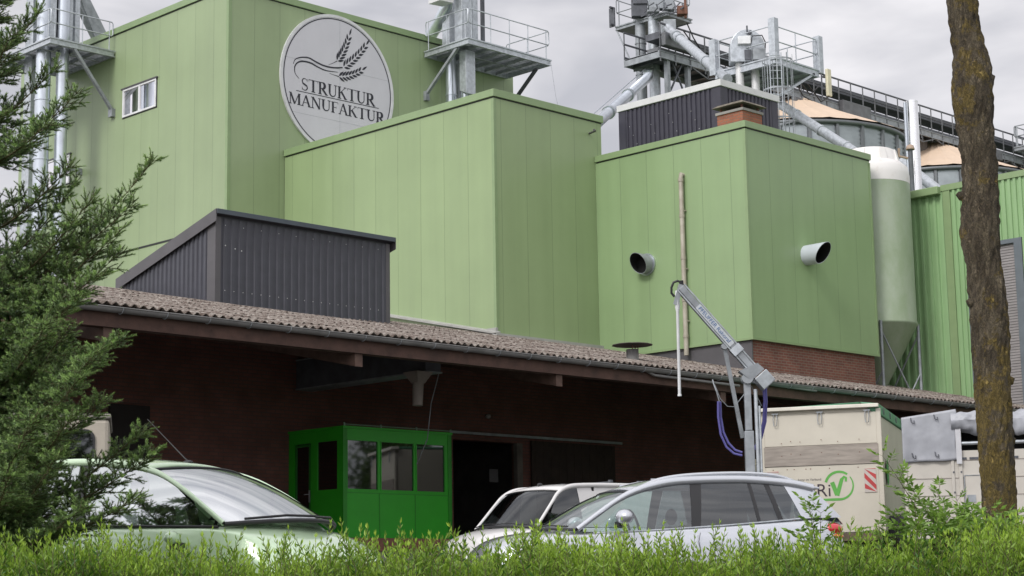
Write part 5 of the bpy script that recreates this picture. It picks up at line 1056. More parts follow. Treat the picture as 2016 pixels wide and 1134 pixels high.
# --- silver SUV
def place(root_name, label, cat, px, d, head_deg, group=None):
    p = dep(px, 1000, d); g = ground_z(p.x, p.y)+.02; return thing(root_name, label, cat, (p.x, p.y, g), radians(head_deg), group)
suv = place('parked_suv', 'silver estate style off-road car with roof rails parked facing left', 'car', 1306, 21.5, 149.5)
SUV = dict(arch=[(1.30, 1.00, .80), (1.08, 1.15, .775), (.85, 1.30, .745), (.62, 1.415, .71), (.34, 1.50, .675), (0, 1.55, .65), (-.65, 1.568, .64), (-1.05, 1.55, .64), (-1.38, 1.515, .65), (-1.62, 1.465, .66)],
  belt=[(1.32, .955, .80), (.5, .985, .815), (-.4, 1.035, .82), (-1.1, 1.085, .81), (-1.5, 1.12, .79), (-1.93, 1.13, .72)], header=.60, roof_end=-1.62, crown=.05, ws=.26,
  stations=[(2.32, .42, .60, .66, .55, .46), (2.26, .30, .76, .85, .74, .62), (2.05, .24, .87, .955, .85, .76), (1.7, .22, .92, 1.0, .895, .82), (1.48, .22, .935, 1.01, .905, .835), (1.26, .22, .95, 1.0, .905, .835), (.3, .22, .985, .985, .905, .835), (-.6, .22, 1.035, 1.03, .905, .84), (-1.2, .22, 1.075, 1.07, .905, .835), (-1.6, .24, 1.105, 1.10, .89, .80), (-1.86, .28, 1.09, 1.10, .83, .72), (-1.98, .36, .98, 1.0, .72, .62), (-2.02, .45, .75, .78, .6, .5)],
  side=[('front_window', (1.12, -.05, .62, -.10), M_glass), ('door_pillar', (-.05, -.16, -.10, -.24), M_rub2), ('rear_window', (-.16, -.86, -.24, -.80), M_glassd), ('window_bar', (-.86, -.90, -.80, -.84), M_rub2), ('rear_window', (-.90, -1.12, -.84, -1.0), M_glassd), ('quarter_seal', (-1.12, -1.18, -1.0, -1.06), M_rub2), ('quarter_window', (-1.18, -1.42, -1.06, -1.24), M_glass), ('rear_pillar', (-1.42, -1.94, -1.24, -1.60), M_silver)],
  belt_end=-1.42, strip=M_galv, mirror=(.80, 1.13), mirror_r=(.10, .14, .085), seats=(-.02, -.85), seat_top=1.06, ws_x=.75, wheels=(1.35, -1.2), w=.9, wr=.34, rail_r=.05)
sb = car(suv, SUV, M_silver)
for sd in (1, -1):
    m = MB(); P = smooth([(.50, .61*sd, 1.475), (.28, .605*sd, 1.56), (0, .605*sd, 1.61), (-.4, .61*sd, 1.635), (-.85, .61*sd, 1.64), (-1.2, .61*sd, 1.61), (-1.42, .605*sd, 1.545)]); m.tube(P, .022, 8)
    for xx, zz in ((.30, 1.53), (-.65, 1.60), (-1.3, 1.54)): m.box(xx-.05, xx+.05, .60*sd-.012, .60*sd+.012, zz-.02, zz+.05)
    m.build('roof_rail', M_silver, suv, local=True)
    m = MB(); ellipsoid(m, (-1.80, .66*sd, .985), (.165, .19, .085)); m.build('tail_light', M_lamp, suv, local=True)
    m = MB(); ellipsoid(m, (-1.82, .66*sd, .90), (.155, .18, .05)); m.build('tail_light', M_amber, suv, local=True)
    m = MB(); ellipsoid(m, (2.12, .66*sd, .70), (.15, .13, .08)); m.build('headlight', M_clear, suv, local=True)
m = MB(); m.grid(lambda u, v: Vector((-1.63-.33*v, (.66+.06*v)*(2*u-1), 1.46-.42*v)), 8, 4); m.build('rear_screen', M_glassd, suv, local=True)
m = MB(); m.hexa([(-1.5, -.62, 1.47), (-1.74, -.6, 1.455), (-1.74, .6, 1.455), (-1.5, .62, 1.47)], [(-1.5, -.62, 1.52), (-1.74, -.6, 1.48), (-1.74, .6, 1.48), (-1.5, .62, 1.52)]); m.build('rear_spoiler', M_silver, suv, local=True, bevel=.008)
for x_ in (.95, -.12, -1.2):
    m = MB(); m.tube([(x_+.02*(k % 2), .908, .35+.1*k) for k in range(7)], .004, 4); m.build('door_gap', M_rub2, suv, local=True)
# --- mint green hatchback
mint = place('parked_hatchback', 'pale mint green small car with slanting roof aerial at lower left', 'car', 328, 15.4, -72.5)
mint.scale = (1.0, 1.0, 1.035)
MINT = dict(arch=[(1.16, .94, .76), (.93, 1.09, .735), (.68, 1.24, .70), (.40, 1.365, .655), (.05, 1.44, .62), (-.5, 1.48, .60), (-1.0, 1.465, .60), (-1.4, 1.42, .605), (-1.68, 1.34, .62)],
  belt=[(1.18, .94, .765), (.3, .97, .78), (-.6, 1.0, .785), (-1.3, 1.05, .77), (-1.85, 1.05, .70)], header=.32, roof_end=-1.68, crown=.05, ws=.34,
  stations=[(1.95, .40, .50, .56, .5, .42), (1.88, .28, .62, .70, .68, .56), (1.65, .22, .76, .83, .79, .68), (1.45, .2, .85, .93, .83, .76), (1.18, .2, .92, .98, .84, .78), (1.0, .2, .945, .97, .84, .78), (.1, .2, .96, .96, .84, .785), (-.8, .2, 1.0, .99, .84, .785), (-1.4, .22, 1.04, 1.02, .83, .76), (-1.75, .25, 1.0, 1.0, .77, .68), (-1.88, .35, .85, .88, .66, .56)],
  side=[('front_window', (1.12, -.22, .55, -.30), M_wss), ('door_pillar', (-.22, -.34, -.30, -.42), M_rub2), ('rear_window', (-.34, -1.15, -.42, -1.05), M_wss), ('rear_pillar', (-1.15, -1.84, -1.05, -1.68), M_mint)],
  belt_end=-1.15, mirror=(.80, .86), mirror_r=(.05, .08, .05), seats=(-.1, -.95), seat_top=.98, ws_x=.62, wheels=(1.2, -1.2), w=.84, wr=.29, rail_r=.034, wsm=M_wsm)
MINT['arch'] = [(a, b+.02, c) for a, b, c in MINT['arch']]
car(mint, MINT, M_mint)
m = MB(); m.tube([(.22, 0, 1.51), (-.22, .0, 1.88)], [.006, .003], 6); ellipsoid(m, (.22, 0, 1.50), (.05, .03, .022)); m.build('aerial', M_rub2, mint, local=True)
# --- white van
van = place('parked_van', 'white delivery van with roof bars parked behind the silver car', 'van', 1110, 30.2, 176)
VAN = dict(arch=[(1.35, 1.08, .80), (1.15, 1.29, .775), (.95, 1.50, .75), (.78, 1.66, .72), (.55, 1.76, .70), (.2, 1.80, .69), (-.6, 1.82, .69), (-1.5, 1.82, .69), (-2.2, 1.80, .69)],
  belt=[(1.38, 1.07, .81), (.6, 1.09, .83), (-.6, 1.10, .83), (-2.25, 1.10, .82)], header=.72, roof_end=-2.2, crown=.04, ws=.28,
  stations=[(2.25, .38, .62, .70, .6, .5), (2.18, .28, .80, .88, .78, .66), (1.95, .22, .93, 1.02, .86, .76), (1.6, .2, 1.0, 1.09, .89, .8), (1.3, .2, 1.05, 1.10, .90, .83), (.6, .2, 1.08, 1.08, .90, .84), (-1.0, .2, 1.09, 1.09, .9, .84), (-2.1, .22, 1.09, 1.09, .89, .83), (-2.26, .3, 1.07, 1.07, .86, .8)],
  side=[('front_window', (1.18, .32, .84, .34), M_glass), ('cargo_side', (.32, -2.25, .34, -2.2), M_vanw)], belt_end=.32, mirror=(1.0, 1.17), seats=(.15,), seat_top=1.2, ws_x=1.0, wheels=(1.45, -1.35), w=.9, wr=.31, wsm=M_wsv, rail_r=.045, mirror_mat=M_rub2)
car(van, VAN, M_vanw)
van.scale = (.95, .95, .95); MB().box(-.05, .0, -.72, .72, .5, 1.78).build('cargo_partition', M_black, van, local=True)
m = MB(); m.add([(-2.2, -.69, 1.8), (-2.2, .69, 1.8), (-2.25, .82, 1.1), (-2.25, -.82, 1.1)], [(0, 1, 2, 3)]); m.build('rear_doors', M_vanw, van, local=True)
for xx in (-.55, -1.25, -1.95):
    m = MB(); m.bar((xx, -.66, 1.885), (xx, .66, 1.885), .045, .02)
    for sy_ in (.62, -.62): m.box(xx-.03, xx+.03, sy_-.03, sy_+.03, 1.81, 1.92)
    m.build('roof_bar', M_dark_steel, van, local=True)
m = MB(); ellipsoid(m, (.55, 0, 1.84), (.06, .03, .03)); m.build('aerial_foot', M_rub2, van, local=True)
# ================================================================== TRAILERS
def corner_handle(m, x, y, z):
    P = [(x-.03, y, z), (x-.045, y-.02, z-.10), (x-.03, y-.02, z-.24), (x+.03, y-.02, z-.24), (x+.045, y-.02, z-.10), (x+.03, y, z)]; m.tube(P, .009, 6); m.box(x-.07, x+.07, y-.012, y-.001, z, z+.03)
pT = dep(1740, 1000, 38); gT = 2.07; t1 = thing('box_trailer', 'cream box trailer with grey band, green V lettering and striped corner boards', 'trailer', (pT.x, pT.y, gT), radians(-63.3))
W_, L_, zb_, zt_ = 2.5, 6.2, .66, 3.31; zB0, zB1 = 2.10, 2.53
MB().box(-W_, 0, .02, L_, zb_, zt_-.02).build('body', M_cream, t1, local=True)
MB().box(-W_+.05, -.07, -.012, .019, zB1, zt_-.12).build('rear_flap', M_cream, t1, local=True, bevel=.006)
MB().box(-W_+.05, -.07, -.02, .019, zb_+.02, zB0-.01).build('tailgate', M_cream, t1, local=True, bevel=.006)
MB().box(-W_+.03, -.05, -.035, .019, zB0, zB1-.01).build('alloy_band', M_bare, t1, local=True, bevel=.005)
MB().box(-.07, .03, -.02, .05, zb_, zt_-.05).box(-W_-.02, -W_+.05, -.01, .05, zb_, zt_-.05).box(-.02, .03, .1, .22, zb_, zt_-.3).build('corner_post', M_cream, t1, local=True, bevel=.01)
MB().box(-W_-.08, .0, -.12, .1, zt_-.03, zt_+.045).build('top_rail', mat('cream_rail', (.66, .63, .55), .45), t1, local=True, bevel=.01)
for x_ in (-2.2, -1.25, -.25): m = MB(); corner_handle(m, x_, -.05, zt_-.10); m.build('tarp_hook', M_galvd, t1, local=True)
m = MB(); m.hexa([(-.05, 0, zt_-.22), (.04, 0, zt_-.20), (.04, L_, zt_-.2), (-.05, L_, zt_-.22)], [(-.4, -.02, zt_+.10), (.0, -.02, zt_+.05), (.0, L_, zt_+.05), (-.4, L_, zt_+.10)]); m.hexa([(-W_, .1, zt_-.015), (-.4, .1, zt_-.015), (-.4, L_, zt_-.015), (-W_, L_, zt_-.015)], [(-W_, .1, zt_+.05), (-.4, .0, zt_+.10), (-.4, L_, zt_+.10), (-W_, L_, zt_+.05)]); m.build('roof_tarp', M_gtarp, t1, local=True, bevel=.02)
m = MB()
for k in range(5): m.box(.03, .045, .5+k*1.1, .56+k*1.1, zt_-.15, zt_-.0)
m.build('tarp_strap', M_dark_steel, t1, local=True)
m = MB()
for z_ in (zB0+.21, zB1+.05):
    for x_ in (-2.1, -1.9, -1.7, -1.25, -.9, -.45): m.box(x_, x_+.018, -.042, -.036, z_+.02*((x_*10) % 3), z_+.018+.02*((x_*10) % 3))
for x_ in (-2.3, -2.0, -1.85, -1.6, -1.5, -1.1, -.5): m.box(x_, x_+.02, -.026, -.0205, zB0-.08, zB0-.06)
m.build('rivets', M_rust, t1, local=True)
for x_ in (-2.42, -.37):
    rb = MB().box(x_, x_+.25, -.036, -.0205, 1.50, 2.0).build('warning_board', mat('board_white', (.50, .46, .42), .4), t1, local=True); m = MB()
    for k in range(-1, 3):
        z0_ = 1.54+k*.22; pl = [(x_+.005, z0_+.26), (x_+.245, z0_), (x_+.245, z0_+.11), (x_+.005, z0_+.37)]
        pl = [(a, min(max(b, 1.505), 1.995)) for a, b in pl]
        if abs(pl[0][1]-pl[3][1]) > .01 or abs(pl[1][1]-pl[2][1]) > .01: m.add([(a, -.0375, b) for a, b in pl], [(0, 1, 2, 3)])
    m.build('red_stripes', M_red, rb, local=True, recalc=False)
def tmesh(txt, size, mt_, x, z, width=None):
    cu = bpy.data.curves.new('tmp', 'FONT'); cu.body = txt; cu.size = size; cu.extrude = .001; o = bpy.data.objects.new('tmp', cu); COL.objects.link(o); dg = bpy.context.evaluated_depsgraph_get(); dg.update()
    me = bpy.data.meshes.new_from_object(o.evaluated_get(dg)); bpy.data.objects.remove(o); wm = max(v.co.x for v in me.vertices); k = width/wm if width else 1
    for v in me.vertices: v.co = Vector((x+v.co.x*k, -.022-v.co.z, z+v.co.y))
    me.name = 'lettering'; ob = bpy.data.objects.new('lettering', me); COL.objects.link(ob); me.materials.clear(); me.materials.append(mt_); ob.parent = t1
tmesh('AGRi', .385, M_txtk, -1.95, 1.44, .86); tmesh('Agrar im Verbund', .075, M_txtk, -1.78, 1.78, .50); tmesh('Oldenburg eG', .06, M_txtg, -1.62, 1.345, .34)
m = MB()
def strip2(m, pts, y_=-.0235):
    L = []; R = []
    for i, (x, z, w2) in enumerate(pts):
        a = pts[max(i-1, 0)]; b = pts[min(i+1, len(pts)-1)]; dx, dz = b[0]-a[0], b[1]-a[1]; l = sqrt(dx*dx+dz*dz) or 1; L.append((x-dz/l*w2/2, y_, z+dx/l*w2/2)); R.append((x+dz/l*w2/2, y_, z-dx/l*w2/2))
    m.add(L+R, [(i, i+1, len(pts)+i+1, len(pts)+i) for i in range(len(pts)-1)])
strip2(m, [(-1.05, 1.735, .09), (-.955, 1.46, .09)], -.0235); strip2(m, [(-.955, 1.45, .09), (-.84, 1.80, .075)], -.0240); strip2(m, [(-.85, 1.79, .05), (-.79, 1.84, .055), (-.755, 1.82, .05), (-.76, 1.74, .045)], -.0245)
cx2, cz2, R2 = -.90, 1.66, .29
strip2(m, [(cx2+R2*cos(radians(a)), cz2+R2*sin(radians(a)), .035+.02*sin(radians(a/1.8))) for a in range(165, 45, -8)], -.0235)
strip2(m, [(cx2+R2*cos(radians(a)), cz2+R2*sin(radians(a)), .022+.03*(38-a)/130) for a in range(38, -95, -8)]+[(cx2-.1, cz2-R2, .055), (-1.35, cz2-R2, .04), (-1.6, cz2-R2+.004, .02)], -.0238)
m.build('green_emblem', M_txtg, t1, local=True, recalc=False)
for y_ in (1.05, 2.2):
    m = MB(); n = 28; r_ = .52; pr = [(r_*.6, -.17), (r_*.93, -.17), (r_, -.13), (r_, .13), (r_*.93, .17), (r_*.6, .17)]; vs = []
    for rr, xx in pr:
        for k in range(n): vs.append((.16+xx, y_+rr*cos(2*pi*k/n), .02+r_+rr*sin(2*pi*k/n)))
    m.add(vs, [(i*n+k, i*n+(k+1) % n, (i+1)*n+(k+1) % n, (i+1)*n+k) for i in range(5) for k in range(n)], True)
    for g_ in (-.09, -.03, .03, .09):
        m.tube([(.16+g_, y_+(r_+.004)*cos(2*pi*k/n), .02+r_+(r_+.004)*sin(2*pi*k/n)) for k in range(n+1)], .012, 4, False)
    m.add([(.16, y_+r_*.6*cos(2*pi*k/n), .02+r_+r_*.6*sin(2*pi*k/n)) for k in range(n)], [tuple(range(n))])
    m.build('wheel', M_rubber, t1, local=True)
MB().box(-W_+.3, -.3, .2, L_, zb_-.2, zb_-.001).box(-W_+.05, -.05, -.02, .12, zb_-.16, zb_-.002).build('chassis', mat('dirty_chassis', (.12, .09, .06), .8, var=.4), t1, local=True)
m = MB(); q = .0
ellipsoid(m, (.035, .72, 1.95), (.008, .20, .28)); m.build('round_emblem', mat('emblem_green', (.05, .25, .06), .5), t1, local=True)
# --- livestock trailer with rolled grey tarp
d2 = 34.5; p2 = dep(1783, 1000, d2); g2 = ground_z(p2.x, p2.y)+.02
t2 = thing('livestock_trailer', 'pale slatted trailer with grey tarp flap behind the tree trunk', 'trailer', (p2.x, p2.y, g2), YAW-pi/2-radians(12.5))
def z2(py): return dep(1850, py, d2).z-g2
def x2(px): a = dep(px, 950, d2)-p2; return a.dot(RH)*1.0
zt2, zr2a, zs1, zs0, xp = z2(822), z2(862), z2(868), z2(888), x2(1888)
MB().box(0, 6.2, .03, 2.4, .55, zs0).box(0, xp+.02, .03, 2.4, zs0, zt2-.02).build('body', M_cream2, t2, local=True)
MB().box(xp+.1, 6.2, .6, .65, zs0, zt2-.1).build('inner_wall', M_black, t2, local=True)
m = MB(); m.box(xp, xp+.07, 0, .06, .55, zt2-.1).box(.0, .06, .0, .03, .55, zt2-.05).box(xp-.14, xp-.08, .005, .03, .55, zs0)
m.build('side_post', M_cream2, t2, local=True, bevel=.006)
for x_ in (3.0, 4.6, 6.1): MB().box(x_, x_+.07, 0, .06, .55, zt2-.1).build('side_post', M_cream2, t2, local=True, bevel=.006)
m = MB(); m.tube([(xp, .02, (zs1+zs0)/2+.04), (6.2, .02, (zs1+zs0)/2+.04)], .035, 8); m.build('slot_rail', M_galv, t2, local=True)
m = MB(); z_ = .75
while z_ < zs0-.1: m.box(.06, 6.2, .022, .0295, z_, z_+.012); z_ += .33
m.build('plank_joints', mat('joint_grey', (.25, .22, .20), .8), t2, local=True)  # thin darker strips for the seams between the planks
m = MB()
for x_ in (x2(1900), x2(1922), x2(1998)): m.box(x_-.12, x_+.04, .012, .0295, zs0-.17, zs0-.13)
for z_ in (zs0-.42, zs0-.80):
    for x_ in (xp-.11, xp+.03): m.box(x_, x_+.03, -.008, .004, z_, z_+.03)
m.build('vent_slot', M_dark_steel, t2, local=True)
dx0_, dx1_ = x2(1899), x2(1990); m = MB(); m.box(dx0_, dx1_, .0, .0215, .7, zs0-.48); dd_ = m.build('side_door', M_cream2, t2, local=True, bevel=.01)
m = MB(); m.box(dx0_-.02, dx0_-.005, -.01, .02, .7, zs0-.47).box(dx0_, dx1_, -.01, .02, zs0-.478, zs0-.465); m.build('door_gap', M_galvd, dd_, local=True)
MB().box(dx0_+.02, dx0_+.18, -.012, -.001, zs0-.98, zs0-.84).build('door_latch', M_galvd, dd_, local=True)
from mathutils import noise as _nz0
def tarp(u, v):
    x = u*(xp+.0); z = zt2+.03+.13*u-(zt2-z2(908)+.13*u+.06*(1-u))*v; return Vector((x+.03*sin(v*7)*u, -.03-.012*sin(9*u+3*v)*v-.015*sin(17*u+2)*v*v-.02*_nz0.noise(Vector((u*3, v*3, 1)))*v-.006*_nz0.noise(Vector((u*14+v*9, v*8, 4))), z+.015*sin(u*6)*v))
m = MB(); m.grid(tarp, 30, 20); m.build('tarp_flap', M_tarp, t2, local=True, solid=.006)
m = MB()
for u_ in (.2, .62):
    for v_ in (.1, .86): p = tarp(u_, v_); MB().tube([p+Vector((-.03, -.02, .05)), p+Vector((-.02, -.04, -.03)), p+Vector((.03, -.04, -.06)), p+Vector((.03, -.02, .0))], .011, 6).build('tarp_hook', M_dark_steel, t2, local=True)
rs_ = random.Random(4); P = [(xp-.1+i*.2, .04+rs_.uniform(-.02, .02), zt2+.0+rs_.uniform(-.015, .015)) for i in range(34)]
from mathutils import noise as _nz
def roll(u, v):
    x = xp-.1+u*5.0; a = 2*pi*v; q = Vector((x*3.2, cos(a)*1.1, sin(a)*1.1)); n_ = _nz.noise(q)*.6+_nz.noise(q*2.7+Vector((3, 1, 7)))*.35
    r_ = 1+n_*.9; dz = -.10*max(0, -sin(a))*(1+.8*_nz.noise(Vector((x*2.1, 5, 0)))); return Vector((x, .05-.17*r_*cos(a), zt2-.06+.15*r_*sin(a)+dz))
m = MB(); m.grid(roll, 160, 26)
m.hexa([(0, .02, zt2-.03), (6.2, .1, zt2+.02), (6.2, 2.4, zt2+.05), (0, 2.4, zt2-.03)], [(0, .02, zt2+.02), (6.2, .1, zt2+.15), (6.2, 2.4, zt2+.15), (0, 2.4, zt2+.02)]); m.build('rolled_tarp', M_tarp, t2, local=True)
m = MB(); m.box(xp-.03, xp+.07, -.05, -.035, zt2-.88, zt2+.02); m.build('tarp_edge', mat('pale_tarp', (.5, .5, .52), .4, bump=.4, bscale=8), t2, local=True)
for x_ in (2.4, 3.5): wheel(t2, x_, .18, .42, .25, -1)
# --- cream caravan at the left behind the spruce
d3 = 22.5; p3 = dep(212, 1000, d3); g3 = ground_z(p3.x, p3.y)+.02
t3 = thing('caravan', 'cream caravan with rounded window half hidden behind the spruce and the mint car', 'caravan', (p3.x, p3.y, g3), YAW-pi/2+radians(12))
zz = lambda py: dep(190, py, d3).z-g3
MB().box(-3.4, 0, 0, 2.1, .35, zz(822)).build('body', mat('caravan_cream', (.40, .36, .30), .5, var=.1), t3, local=True, bevel=.05)
MB().box(-3.42, .02, -.02, 2.12, zz(822)+.001, zz(812)).build('roof', mat('caravan_roof', (.22, .20, .18), .8, var=.4, vscale=9), t3, local=True, bevel=.02)
a0, a1_, b0_, b1_ = -.72, -.20, zz(905), zz(848)
def rrect(x0, x1, z0, z1, r, y): 
    P = []
    for cx3, cz3, s0 in ((x1-r, z1-r, 0), (x0+r, z1-r, 90), (x0+r, z0+r, 180), (x1-r, z0+r, 270)):
        for k in range(6): a = radians(s0+18*k); P.append((cx3+r*cos(a), y, cz3+r*sin(a)))
    return P
m = MB(); m.prism(rrect(a0-.03, a1_+.03, b0_-.03, b1_+.03, .12, -.001), (0, -.02, 0)); wf = m.build('window', M_rub2, t3, local=True)
m = MB(); m.prism(rrect(a0, a1_, b0_, b1_, .10, -.022), (0, -.006, 0)); m.build('pane', M_bglass, wf, local=True)
# ================================================================== STREET TREE TRUNK
D_T = 13.0
edges_ = [(0, 1862, 1925), (60, 1870, 1931), (110, 1876, 1946), (140, 1874, 1954), (165, 1872, 1957), (200, 1873, 1957), (260, 1885, 1957), (330, 1893, 1965), (370, 1894, 1966), (400, 1893, 1968), (440, 1889, 1969), (475, 1890, 1970), (520, 1903, 1972), (560, 1905, 1980), (620, 1908, 1986), (700, 1913, 1989), (800, 1920, 1993), (900, 1927, 1998), (1000, 1933, 2003), (1050, 1935, 2008)]
def make_trunk():
    prof = []
    for py, a, b in edges_:
        p, q = far(a, py, D_T), far(b, py, D_T); prof.append((p.z, ((p+q)/2-CAM).dot(RH), (q-p).length/2*.93))
    prof = prof[::-1]; z0, s0, r0 = prof[0]; zg = ground_z(*(lat(s0, D_T, 0).xy))
    prof = [(zg-.05, s0+.02, r0*1.5), (zg+.12, s0+.015, r0*1.2), (zg+.4, s0, r0*1.05)]+prof
    zt, stp_, rt = prof[-1]; prof += [(zt+.5, stp_-.05, rt*.95), (zt+1.2, stp_-.1, rt*.85), (zt+2.2, stp_-.05, rt*.6), (zt+3.4, stp_+.1, rt*.35), (zt+4.4, stp_+.1, rt*.12)]
    zs = np.array([p[0] for p in prof]); ss = np.array([p[1] for p in prof]); rr = np.array([p[2] for p in prof])
    nz, na = 420, 64; Z = np.linspace(zs[0], zs[-1], nz); Sx = np.interp(Z, zs, ss); R = np.interp(Z, zs, rr)
    k = np.ones(5)/5; Sx[2:-2] = np.convolve(Sx, k, 'valid'); R[2:-2] = np.convolve(R, k, 'valid')
    th = np.linspace(0, 2*pi, na, endpoint=False); rs = np.random.RandomState(5); T, ZZ = np.meshgrid(th, Z)
    disp = np.zeros_like(T)
    for _ in range(46):
        a, b, ph = rs.randint(3, 26), rs.uniform(-60, 60), rs.uniform(0, 6.28); disp += np.cos(a*T+b*ZZ+ph)*rs.uniform(.3, 1)/(46**.5)
    R2_ = R[:, None]*(1+.05*disp)+.004*disp
    X = Sx[:, None]+R2_*np.cos(T); Yd = D_T+R2_*np.sin(T)
    P = FH.x*Yd+RH.x*X, FH.y*Yd+RH.y*X
    V = np.stack([P[0].ravel(), P[1].ravel(), ZZ.ravel()], 1)
    i, j = np.meshgrid(np.arange(nz-1), np.arange(na), indexing='ij'); a = i*na+j; b = i*na+(j+1) % na
    F = np.stack([a.ravel(), b.ravel(), (b+na).ravel(), (a+na).ravel()], 1)
    base = lat(s0, D_T, zg); t = thing('street_tree', 'lichen covered brown street tree trunk standing at the right', 'tree', base)
    npmesh('trunk', V, F, M_bark, t, smooth=True)
    for z_, a_, L_ in ((4.42, 2.9, .05), (3.62, 3.3, .035), (5.3, .1, .03), (3.05, -.1, .03), (2.62, .2, .03)):
        c_ = float(np.interp(z_, zs, ss)); r_ = float(np.interp(z_, zs, rr)); o_ = lat(c_+r_*.9*cos(a_), D_T+r_*.9*sin(a_), z_); u_ = RH*cos(a_)+FH*sin(a_)
        MB().tube([o_-u_*.03, o_+u_*L_*.6, o_+u_*L_+Vector((0, 0, .02))], [.05, .035, .018], 9).build('branch_stub', M_bark, t)
    return t, lat(stp_-.05, D_T, zt), zt
tree, ttop, tz_ = make_trunk()
def leaf_cloud(name, pts, dirs, L_, W_, tone, matl, parent, fold=.25, seed=1):
    """one folded four-point leaf per point; numpy"""
    rs = np.random.RandomState(seed); n = len(pts); d = dirs/np.linalg.norm(dirs, axis=1)[:, None]
    r = rs.normal(size=(n, 3)); s = np.cross(d, r); s /= np.linalg.norm(s, axis=1)[:, None]; up = np.cross(s, d)
    L_ = np.broadcast_to(L_, (n,))[:, None]; W_ = np.broadcast_to(W_, (n,))[:, None]
    a = pts; mid = pts+d*L_*.45; b = mid+s*W_/2+up*W_*fold; c = mid-s*W_/2+up*W_*fold; e = pts+d*L_-up*L_*.06
    V = np.stack([a, b, e, c], 1).reshape(-1, 3); i = np.arange(n)*4
    F = np.concatenate([np.stack([i, i+1, i+2], 1), np.stack([i, i+2, i+3], 1)])
    return npmesh(name, V, F, matl, parent, cols=np.repeat(tone, 4))
def tree_crown():
    rs = np.random.RandomState(9); m = MB(); tips = []
    for k in range(9):
        z = tz_+1.2+k*.35; a = k*2.4; p = Vector((ttop.x, ttop.y, z)); u = Vector((cos(a), sin(a), .55+.1*k)).normalized(); L_ = 1.7-.08*k
        q = p+u*L_; m.tube([p, p.lerp(q, .5)+Vector((0, 0, -.05)), q], [.045, .03, .01], 6); tips += [p.lerp(q, f) for f in (.5, .75, 1)]
    m.build('limbs', M_bark, tree)
    P = []; D = []
    for t in tips:
        n = 130; c = np.array(t)+rs.normal(0, .05, 3); P.append(c+rs.normal(0, 1, (n, 3))*np.array([.38, .38, .28])); D.append(rs.normal(size=(n, 3))+[0, 0, -.3])
    P = np.concatenate(P); D = np.concatenate(D); leaf_cloud('crown', P, D, .08, .05, rs.rand(len(P)), M_crown, tree, seed=2)
tree_crown()
# ================================================================== HEDGE
def stems_mesh(name, segs, matl, parent, r=.0022):
    """segs: (n,2,3) thin three-sided twigs"""
    s = np.asarray(segs, float); n = len(s); d = s[:, 1]-s[:, 0]; d /= np.linalg.norm(d, axis=1)[:, None]+1e-9
    a = np.cross(d, [.3, .5, .8]); a /= np.linalg.norm(a, axis=1)[:, None]+1e-9; b = np.cross(d, a); V = []
    rr = np.broadcast_to(r, (n,))[:, None]
    for e, k_ in ((0, 1.), (1, .6)):
        for t in (0, 2.094, 4.189): V.append(s[:, e]+(a*cos(t)+b*sin(t))*rr*k_)
    V = np.stack(V, 1).reshape(-1, 3); i = np.arange(n)*6
    F = np.concatenate([np.stack([i+k, i+(k+1) % 3, i+3+(k+1) % 3, i+3+k], 1) for k in range(3)])
    return npmesh(name, V, F, matl, parent)
fh = np.array(FH); rh = np.array(RH)
